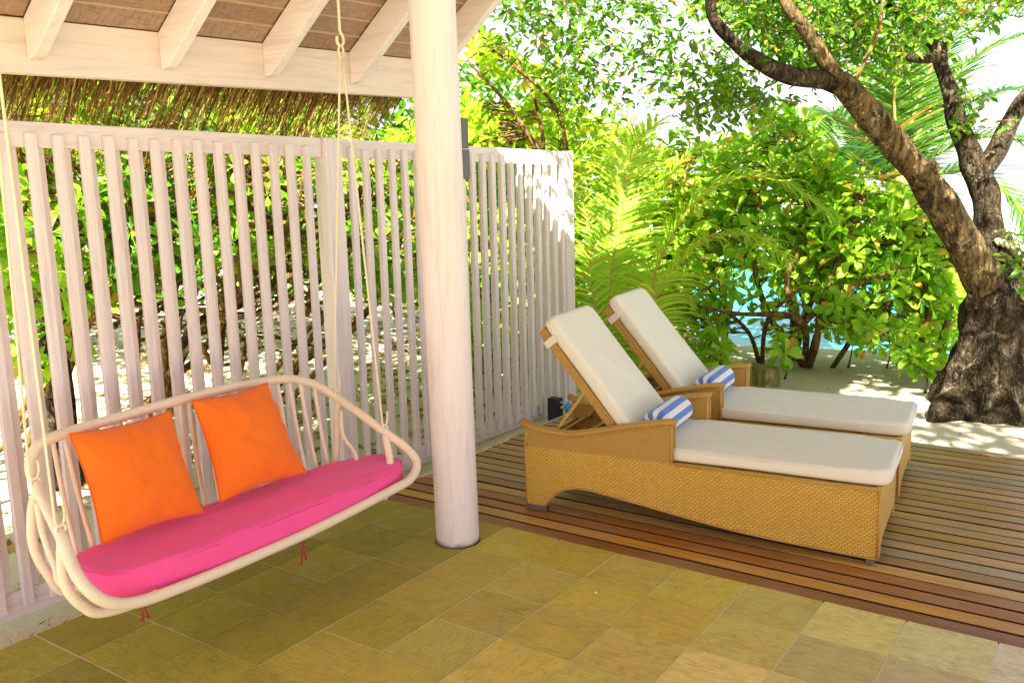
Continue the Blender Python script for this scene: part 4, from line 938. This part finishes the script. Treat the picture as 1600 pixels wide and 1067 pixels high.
# far thicket closing the view behind the fence
def thicket(name, lab, poly, n, D0, D1, L, mat, seed, ok=None):
    r = np.random.default_rng(seed); c = region(poly, n, D0, D1, (), ok, seed); b = c.mean(0); b[2] = -.06
    t = thing(name, lab, 'thicket', tuple(map(float, b))); t['kind'] = 'stuff'
    d = unit(r.normal(0, 1, c.shape)*np.array((1, 1, .6))+np.array((0, 0, -.2))); up = unit(r.normal(0, .5, c.shape)+np.array((.2, -.5, 1))); Ls = L*r.uniform(.6, 1.2, len(c))
    leafset('obovate', c, d, up, Ls, Ls*.5, mat, t, 0, 'leaves')
far = lambda p: p[0] < -3.2
thicket('far_thicket', 'dense green thicket far behind the slatted fence', [(-100, 100), (900, 100), (900, 430), (500, 455), (-100, 500)], 9000, 9.5, 13., .20, MT['leaf_tree'], 91, far)
thicket('far_thicket', 'sunny yellow green thicket behind the palms and the fence end', [(640, 180), (900, 170), (1010, 215), (1120, 300), (1090, 480), (1000, 545), (900, 570), (640, 480)], 7500, 9., 11.5, .18, MT['leaf_yellow'], 92)

thicket('far_thicket', 'pale green leaves behind the beach shrubs between the palm fronds and the tree', [(1090, 225), (1180, 210), (1290, 240), (1400, 305), (1500, 370), (1490, 440), (1300, 430), (1120, 410)], 1500, 11.4, 12.6, .2, MT['leaf_yellow'], 93)
# ================================================================== palms
def frond(parent, pts, nleaf, L, mat, rr=.012, droop=.5, seed=0, vee=.25, wid=.022, gap=.0, start=.12):
    r = random.Random(seed); base = np.array(parent.location); C_ = catmull(pts, 8); C_ = np.array(C_); seg = np.linalg.norm(np.diff(C_, axis=0), axis=1); cum = np.concatenate([[0], np.cumsum(seg)]); T = cum[-1]
    m = MB(); m.tube([p-base for p in C_], np.linspace(rr, rr*.25, len(C_)), 6); f = m.build('frond', MT['rachis'], parent, smooth=True)
    V = []; F = []; UV = []
    for side in (-1, 1):
        for i in range(nleaf):
            s = start+(1-start)*(i+r.uniform(-.3, .3))/nleaf; s = min(max(s, .02), .999); x = s*T; k = min(len(C_)-2, int(np.searchsorted(cum, x)-1)); k = max(0, k); p = C_[k]+(C_[k+1]-C_[k])*((x-cum[k])/max(1e-6, seg[k])); tg = (C_[k+1]-C_[k])/seg[k]
            sd_ = np.cross(tg, (0, 0, 1.)); 
            if np.linalg.norm(sd_) < .3: sd_ = np.cross(tg, FWD*1.)
            sd_ /= np.linalg.norm(sd_); un = np.cross(sd_, tg); un = un if un[2] > 0 else -un
            fwd = .40+.45*s; d = side*sd_+tg*fwd+un*(vee+r.gauss(0, .10))+np.array((r.gauss(0, .07), r.gauss(0, .07), r.gauss(0, .07))); d /= np.linalg.norm(d)
            ll = L*(.30+.70*math.sin(math.pi*min(1, .16+.72*s)))*r.uniform(.85, 1.1); wv = np.cross(d, un); wv /= np.linalg.norm(wv); q = p.copy(); b = len(V); K = 5
            w0 = wid*r.uniform(.8, 1.1); dd = d.copy()
            for j in range(K+1):
                ww = w0*(.45+.55*math.sin(math.pi*min(1, j/K+.25)))*(1-(j/K)**2.5)+.0008
                V.append(q-wv*ww/2-base+un*ww*.25); V.append(q-base); V.append(q+wv*ww/2-base+un*ww*.25); UV += [(.1, j/K), (.5, j/K), (.9, j/K)]
                q = q+dd*ll/K; dd = dd+np.array((0, 0, -droop*(.12+.10*j)*r.uniform(.6, 1.3))); dd /= np.linalg.norm(dd)
            for j in range(K): a = b+3*j; F += [(a, a+1, a+4, a+3), (a+1, a+2, a+5, a+4)]
    me = bpy.data.meshes.new('leaflets'); me.from_pydata([tuple(v) for v in V], [], F); u = me.uv_layers.new(name='UVMap'); u.data.foreach_set('uv', [c for f_ in F for i in f_ for c in UV[i]]); me.materials.append(mat); me.polygons.foreach_set('use_smooth', [True]*len(F))
    o = link('leaflets', me, None, f); o['kind'] = 'stuff'
def A(*l): return [at(*q) for q in l]
def under(px, py, d):
    q = at(px, py, d); return (float(q[0]), float(q[1]), -.07)
YP = 'young palms at the end of the fence'
t = thing('young_palm', 'young palm with tall upright frond right beside the end of the fence', 'palm', under(945, 470, 8.3), group=YP)
frond(t, [np.array(t.location)]+A((952, 470, 8.3), (962, 380, 8.2), (975, 290, 8.1), (992, 225, 8.0), (1030, 190, 7.8)), 84, .52, MT['leaf_palm'], .013, .6, 1, wid=.024)
frond(t, [np.array(t.location)]+A((935, 470, 8.5), (925, 380, 8.6), (905, 300, 8.7), (880, 240, 8.8), (840, 215, 8.8)), 52, .5, MT['leaf_palm'], .012, .5, 2, wid=.026)
frond(t, [np.array(t.location)]+A((960, 450, 8.6), (990, 340, 8.8), (1000, 250, 8.9), (975, 180, 9.), (930, 150, 9.)), 52, .5, MT['leaf_palm'], .012, .5, 3, wid=.024)
frond(t, [np.array(t.location)]+A((930, 480, 8.2), (920, 430, 8.2), (930, 380, 8.1), (960, 360, 7.9)), 36, .36, MT['leaf_palm'], .009, .6, 4, wid=.02)
t = thing('young_palm', 'young palm with two long fronds arching right over the loungers', 'palm', under(1012, 480, 8.2), group=YP)
frond(t, [np.array(t.location)]+A((1018, 460, 8.3), (1045, 380, 8.2), (1090, 315, 8.1), (1150, 280, 8.0), (1220, 285, 7.9), (1290, 330, 7.8)), 80, .66, MT['leaf_palm'], .012, 1.15, 5, wid=.026)
frond(t, [np.array(t.location)]+A((1020, 480, 8.0), (1050, 425, 7.9), (1090, 385, 7.8), (1135, 368, 7.7), (1190, 375, 7.6), (1235, 410, 7.5)), 64, .54, MT['leaf_yellow'], .011, 1.3, 6, wid=.024)
frond(t, [np.array(t.location)]+A((1005, 470, 8.5), (1000, 390, 8.6), (1030, 300, 8.6), (1080, 240, 8.6), (1140, 225, 8.5)), 70, .5, MT['leaf_palm'], .011, 1.0, 7, wid=.028)
frond(t, [np.array(t.location)]+A((1015, 490, 8.6), (1040, 450, 8.6), (1085, 430, 8.5), (1130, 440, 8.4)), 40, .38, MT['leaf_palm'], .009, .7, 8, wid=.024)
frond(t, [np.array(t.location)]+A((990, 480, 8.7), (970, 420, 8.8), (955, 370, 8.9), (930, 350, 8.9)), 40, .44, MT['leaf_yellow'], .009, .7, 9, wid=.02)
t = thing('young_palm', 'yellowish palm whose frond tips show above the fence right of the pillar', 'palm', (-2.6, 5.2, -.06), group=YP)
for i, q in enumerate((((860, 330, 9.4), (830, 250, 9.2), (780, 205, 9.), (735, 215, 8.8)), ((870, 320, 9.5), (850, 220, 9.5), (870, 180, 9.4), (910, 190, 9.2)), ((865, 330, 9.6), (800, 260, 9.7), (760, 235, 9.7), (725, 250, 9.6)))):
    frond(t, [np.array(t.location)]+A(*q), 44, .45, MT['leaf_yellow'], .011, .5, 20+i)
# coconut palm behind the tree
cp = at(1402, 300, 12.5); t = thing('coconut_palm', 'coconut palm with radiating fronds against the sky behind the big tree', 'palm', (float(cp[0])+.2, float(cp[1]), -.3))
b = np.array(t.location); m = MB(); P = catmull([b, b+(cp-b)*.5+np.array((.15, 0, 0)), cp-np.array((0, 0, .15))], 8); m.tube([p-b for p in P], np.linspace(.17, .12, len(P)), 12, jitter=.06); m.build('trunk', MT['twig'], t, smooth=True)
CF = [((1400, 230, 12.3), (1397, 150, 12.), (1403, 90, 11.7), (1410, 60, 11.3)), ((1430, 220, 12.6), (1470, 150, 12.8), (1530, 85, 12.8), (1610, 50, 12.6)), ((1370, 240, 12.4), (1325, 190, 12.2), (1285, 185, 12.), (1262, 240, 11.8)), ((1360, 260, 12.2), (1310, 235, 11.8), (1275, 255, 11.4)), ((1450, 250, 12.3), (1530, 215, 12.), (1610, 225, 11.6), (1680, 290, 11.4)), ((1425, 190, 12.8), (1465, 90, 13.), (1530, 10, 13.), (1600, -30, 12.9)), ((1375, 190, 13.), (1340, 120, 13.3), (1300, 95, 13.4)), ((1450, 275, 12.1), (1520, 270, 11.7), (1580, 310, 11.4), (1620, 380, 11.2)), ((1415, 200, 13.), (1430, 120, 13.3), (1470, 60, 13.4)), ((1380, 260, 12.9), (1330, 210, 13.3), (1300, 180, 13.5)), ((1440, 240, 13.), (1500, 170, 13.4), (1580, 140, 13.5), (1640, 170, 13.4)), ((1420, 290, 11.9), (1440, 320, 11.5), (1450, 380, 11.3))]
for i, q in enumerate(CF): frond(t, [cp]+A(*q), 60, .85, MT['leaf_coco'], .03, .42, 40+i, wid=.042, vee=.15)
for i in range(5):
    m = MB(); q = cp+np.array((rnd.uniform(-.3, .3), rnd.uniform(-.3, .3), -.05)); m.tube(catmull([q-b, (q+cp)/2-b+np.array((0, 0, -.25)), cp-b+np.array((rnd.uniform(-.2, .2), 0, -.55))], 4), .035, 6); m.build('leaf_base', MT['rachis'], t, smooth=True)

# ================================================================== the big tree
tb = at(1542, 660, 7.75); tb[2] = -.08; tree = thing('big_shade_tree', 'big gnarled shade tree with dark rough trunk forking over the beach', 'tree', tuple(map(float, tb)))
def limb(name, px, mat, n=18, jit=.22, ridge=0., lab=None):
    P = [at(a, b_, d_) for a, b_, d_, _ in px]; C_ = catmull(P, 7); rr = np.interp(np.linspace(0, len(px)-1, len(C_)), range(len(px)), [q[3] for q in px])
    m = MB(); m.tube([p-tb for p in C_], rr, n, jitter=jit, ridge=ridge); return m.build(name, mat, tree, smooth=True, label=lab)
limb('trunk', [(1545, 672, 7.75, 0.581), (1543, 655, 7.75, 0.493), (1540, 638, 7.75, 0.431), (1542, 610, 7.75, 0.378), (1548, 570, 7.75, 0.326), (1556, 520, 7.75, 0.295), (1560, 475, 7.76, 0.264), (1562, 440, 7.8, 0.207), (1562, 405, 7.85, 0.150), (1555, 370, 7.9, 0.123)], MT['bark_dark'], 48, .30, .35)
limb('limb', [(1566, 540, 7.9, 0.176), (1556, 485, 7.82, 0.176), (1540, 440, 7.68, 0.163), (1513, 390, 7.57, 0.145), (1480, 335, 7.5, 0.136), (1443, 280, 7.4, 0.128), (1408, 238, 7.3, 0.110), (1370, 192, 7.2, 0.106), (1338, 155, 7.1, 0.101), (1312, 128, 7., 0.092)], MT['bark_tan'], 22, .16, 0, 'tan smooth barked limb rising to the left')
limb('limb', [(1330, 142, 7.08, 0.079), (1285, 125, 7., 0.077), (1235, 118, 6.9, 0.072), (1185, 96, 6.8, 0.062), (1142, 62, 6.7, 0.048), (1115, 28, 6.6, 0.042), (1102, -25, 6.5, 0.037), (1040, -90, 6.4, 0.026)], MT['bark_dark'], 16, .16)
limb('limb', [(1318, 140, 7.04, 0.079), (1292, 100, 7., 0.066), (1262, 52, 6.95, 0.055), (1232, 12, 6.9, 0.049), (1212, -35, 6.85, 0.044), (1180, -110, 6.7, 0.031)], MT['bark_tan'], 16, .14)
limb('limb', [(1332, 135, 7.1, 0.018), (1350, 98, 7.1, 0.017), (1370, 55, 7.1, 0.014), (1378, 10, 7.1, 0.012), (1376, -40, 7.1, 0.011)], MT['branch_tan'], 8, .1)
limb('limb', [(1562, 470, 7.8, 0.194), (1552, 405, 7.85, 0.145), (1543, 345, 7.9, 0.132), (1536, 295, 7.9, 0.128), (1517, 243, 7.9, 0.101), (1497, 200, 7.9, 0.081), (1486, 150, 7.9, 0.070), (1472, 105, 7.9, 0.069), (1463, 72, 7.9, 0.062), (1440, 52, 7.9, 0.048), (1410, 30, 7.85, 0.044), (1370, -10, 7.8, 0.035)], MT['bark_dark'], 22, .26)
limb('limb', [(1530, 275, 7.9, 0.097), (1556, 240, 7.9, 0.084), (1575, 198, 7.85, 0.072), (1600, 158, 7.8, 0.069), (1645, 110, 7.7, 0.053)], MT['bark_dark'], 16, .2)
limb('limb', [(1562, 470, 7.8, 0.176), (1588, 432, 7.8, 0.114), (1615, 405, 7.8, 0.101), (1665, 360, 7.8, 0.088), (1740, 260, 7.7, 0.062)], MT['bark_dark'], 16, .2)
limb('limb', [(1463, 90, 7.85, 0.048), (1430, 92, 7.8, 0.035), (1400, 84, 7.75, 0.026)], MT['bark_dark'], 10, .2)
limb('stub', [(1425, 262, 7.35, 0.044), (1450, 258, 7.3, 0.053), (1462, 262, 7.28, 0.048), (1468, 262, 7.27, 0.026)], MT['bark_tan'], 12, .3)
limb('stub', [(1470, 82, 7.9, 0.044), (1482, 70, 7.88, 0.031), (1486, 66, 7.87, 0.018)], MT['bark_dark'], 10, .3)
for rx, ry, dx in ((1500, 645, -55), (1478, 642, -30), (1590, 660, 40), (1560, 668, 0)):
    limb('root', [(1545, 590, 7.72, .2), ((rx+1545)/2, (ry+596)/2, 7.66, .17), (rx, ry-4, 7.52, .10), (rx+dx*.5, ry+10, 7.42, .06), (rx+dx*1., ry+26, 7.4, .02)], MT['bark_dark'], 16, .3, .2)
# crown: drooping leafy twigs
def crown(name, polys, n, L, seed, nparts, drop=(.2, .6)):
    r = random.Random(seed); P = []; D = []; U = []; Ls = []; m = MB()
    for poly, cnt, D0, D1, holes in polys:
        for c in region(poly, cnt, D0, D1, holes, None, seed+cnt):
            ln = r.uniform(*drop); d = np.array((r.gauss(0, .6), r.gauss(0, .6), r.uniform(-1.0, .1))); d /= np.linalg.norm(d)
            pts = wiggle(c-d*ln/2, c+d*ln/2, 3, .08, r); pts = catmull(pts, 3); m.tube([p-tb for p in pts], np.linspace(.0045, .0016, len(pts)), 3, cap=False)
            k = int(ln/.033)
            for i in range(k):
                s = i/k; q = pts[min(len(pts)-1, int(s*len(pts)))]; a = r.uniform(0, 6.28); e = np.array((math.cos(a), math.sin(a), r.uniform(-.5, .5))); dd = d*.55+e*.8; P.append(q+np.array((r.gauss(0, .01), r.gauss(0, .01), r.gauss(0, .01)))); D.append(dd); U.append(np.array((r.gauss(0, .5), r.gauss(0, .5), 1.))); Ls.append(L*r.uniform(.65, 1.25))
    m.build('twigs', MT['twig'], tree, kind='stuff'); P, D, U, Ls = map(np.array, (P, D, U, Ls)); leafset('oval', P, D, U, Ls, Ls*.5, MT['leaf_tree'], tree, nparts, 'crown')
crown('crown', [
    ([(1090, -40), (1500, -40), (1480, 45), (1440, 75), (1400, 105), (1350, 100), (1310, 85), (1260, 105), (1190, 80), (1130, 40)], 430, 7.0, 8.8, [(1410, 60, 18, 14)]),
    ([(1180, 85), (1260, 95), (1300, 110), (1290, 125), (1240, 112)], 16, 7.0, 7.6, ()),
    ([(1075, 120), (1110, 85), (1150, 95), (1180, 130), (1215, 150), (1200, 185), (1150, 180), (1110, 195), (1070, 175)], 60, 6.4, 7.6, ()),
    ([(725, 60), (780, -40), (1110, -40), (1110, 30), (1060, 60), (1055, 110), (1030, 170), (980, 190), (900, 180), (850, 150), (800, 90)], 205, 6.9, 9.2, [(1075, 60, 30, 30), (830, 130, 30, 20), (1010, 150, 26, 22)]),
    ([(1470, -40), (1620, -40), (1620, 20), (1570, 35), (1530, 40), (1490, 10)], 45, 6.2, 7.5, ()),
    ([(780, -260), (1700, -260), (1700, -40), (780, -40)], 330, 5.2, 8.6, ()),
    ([(1480, 150), (1530, 140), (1560, 200), (1510, 220)], 10, 7.3, 8.2, ()),
    ([(1570, 380), (1600, 375), (1610, 430), (1575, 430)], 5, 7.2, 7.6, ()),
], 0, .085, 101, 300)
c = region([(1560, 375), (1610, 370), (1610, 430), (1570, 425)], 4, 7.1, 7.4, (), None, 5)

g_ = np.random.default_rng(12); n_l = 4200; cc = np.stack([g_.uniform(3.0, 8.5, n_l), g_.uniform(-2.8, .8, n_l), g_.uniform(5.9, 6.9, n_l)], -1)  # unseen leaves over the house, added to dapple the deck and sand
keep = np.array([mnoise.noise(Vector(q*1.3)) > -.12 for q in cc]); cc = cc[keep]; n_l = len(cc)
leafset('oval', cc, unit(g_.normal(0, 1, (n_l, 3))), unit(g_.normal(0, .5, (n_l, 3))+np.array((0, 0, 1))), g_.uniform(.14, .24, n_l), g_.uniform(.08, .12, n_l), MT['leaf_tree'], tree, 0, 'added_shade_crown')
e0 = at(1740, 260, 7.7)
for q in ((7., 1.5, 6.3), (5., .2, 6.4), (3.2, 1.2, 6.3), (6.5, -1.6, 6.3)):  # unseen limbs, added to carry those shading leaves
    C_ = catmull([e0, e0+np.array((.5, -.4, 1.6)), (e0+np.array(q))/2+np.array((.6, 0, 1.2)), np.array(q)], 6); m = MB(); m.tube([a-tb for a in C_], np.linspace(.075, .02, len(C_)), 9, jitter=.15); m.build('limb', MT['bark_dark'], tree, smooth=True)
# braided rope from the tree
t = None; m = MB(); P0 = at(1556, 377, 7.7); P1 = at(1700, 388, 7.2)
for ph in (0, math.pi):
    m.tube([P0+(P1-P0)*(k/60)+np.array((0, 0, -.05*math.sin(math.pi*k/60)))+.017*(UPV*math.sin(k*.9+ph)+FWD*math.cos(k*.9+ph)) for k in range(61)], .019, 7)
tag(m.build('braided_rope', MT['rope'], smooth=True), 'thick pale braided rope tied to the right of the big tree', 'rope')

# fallen leaves
leafme = MB(); V_, UV_, F_ = TPL['oval']; lm = bpy.data.meshes.new('fallen_leaf'); lm.from_pydata(V_.tolist(), [], F_); lm.materials.append(MT['deadleaf'])
r = random.Random(77)
spots = [('on the sand strip left of the deck beside the fence', 'on strip', [(755, 682), (748, 700)]), ]
def fallen(pt, z, s, lab, grp):
    o = link('fallen_leaf', lm); o.location = (float(pt[0]), float(pt[1]), z+.012); o.scale = (s*.5, s, s*.6); o.rotation_euler = (r.gauss(0, .25), r.gauss(0, .25), r.uniform(0, 6.3)); tag(o, lab, 'leaf', grp)
for k in range(46):
    x = r.uniform(-7.5, -1.9); y = r.uniform(-1.5, 4.5); fallen((x, y), sand_z(x, y), r.uniform(.06, .12), 'dry brown leaf lying on the sand behind the fence', 'dry leaves behind the fence')
for k in range(5):
    y = (.9, 1.35, 1.7, -.9, -1.5)[k]; x = -1.16+r.uniform(-.05, .05); fallen((x, y), sand_z(x-.2, y), .06, 'small dry leaf on the sand strip between fence and floor', 'dry leaves on the sand strip')
for px, py in ((1330, 640), (1405, 655), (1290, 610), (1360, 600), (1440, 690), (1500, 680), (1250, 640), (1310, 585), (1400, 570), (1545, 690)):
    g = ground(px, py, -.06); fallen(g, sand_z(g[0], g[1]), .045, 'tiny dry leaf on the open sand between loungers and beach shrubs', 'dry leaves on the open sand')

r = random.Random(31); m = MB()
for k in range(420):
    if r.random() < .75: x = r.uniform(-7.5, -1.5); y = r.uniform(-2, 4.5)
    else: x = r.uniform(-1.27, -1.08); y = r.uniform(-2.0, .8)
    a = r.uniform(0, 3.14); L = r.uniform(.02, .09) if x < -1.4 else r.uniform(.01, .04); z = sand_z(x if x < -1.4 else -1.3, y)+.004
    m.obox((x, y, z), (x+math.cos(a)*L, y+math.sin(a)*L, z+r.uniform(0, .008)), .0022, .0022)
o = m.build('twig_litter', MT['bark_dark']); tag(o, 'scattered small dark twigs on the sand by the fence', 'twigs', kind='stuff')

g_ = np.random.default_rng(55); n_l = 3400; xy = np.stack([-1.6-8.5*g_.random(n_l)**1.1, g_.uniform(-2.5, 8., n_l)], -1)
xy = xy[[mnoise.noise(Vector((a*.9, c*.9, 2))) > -.22 for a, c in xy]]; n_l = len(xy)
pos = np.array([(a, c, sand_z(a, c)+g_.uniform(.006, .02)) for a, c in xy]); an = g_.uniform(0, 6.28, n_l)
lt = thing('leaf_litter', 'litter of dry yellow brown leaves covering the sand behind the fence', 'leaf litter', (-5., 2., 0)); lt['kind'] = 'stuff'
leafset('oval', pos, np.stack([np.cos(an), np.sin(an), g_.normal(0, .15, n_l)], -1), unit(g_.normal(0, .25, (n_l, 3))+np.array((0, 0, 1.))), g_.uniform(.07, .15, n_l), g_.uniform(.04, .08, n_l), MT['deadleaf'], lt, 0, 'dry_leaves')
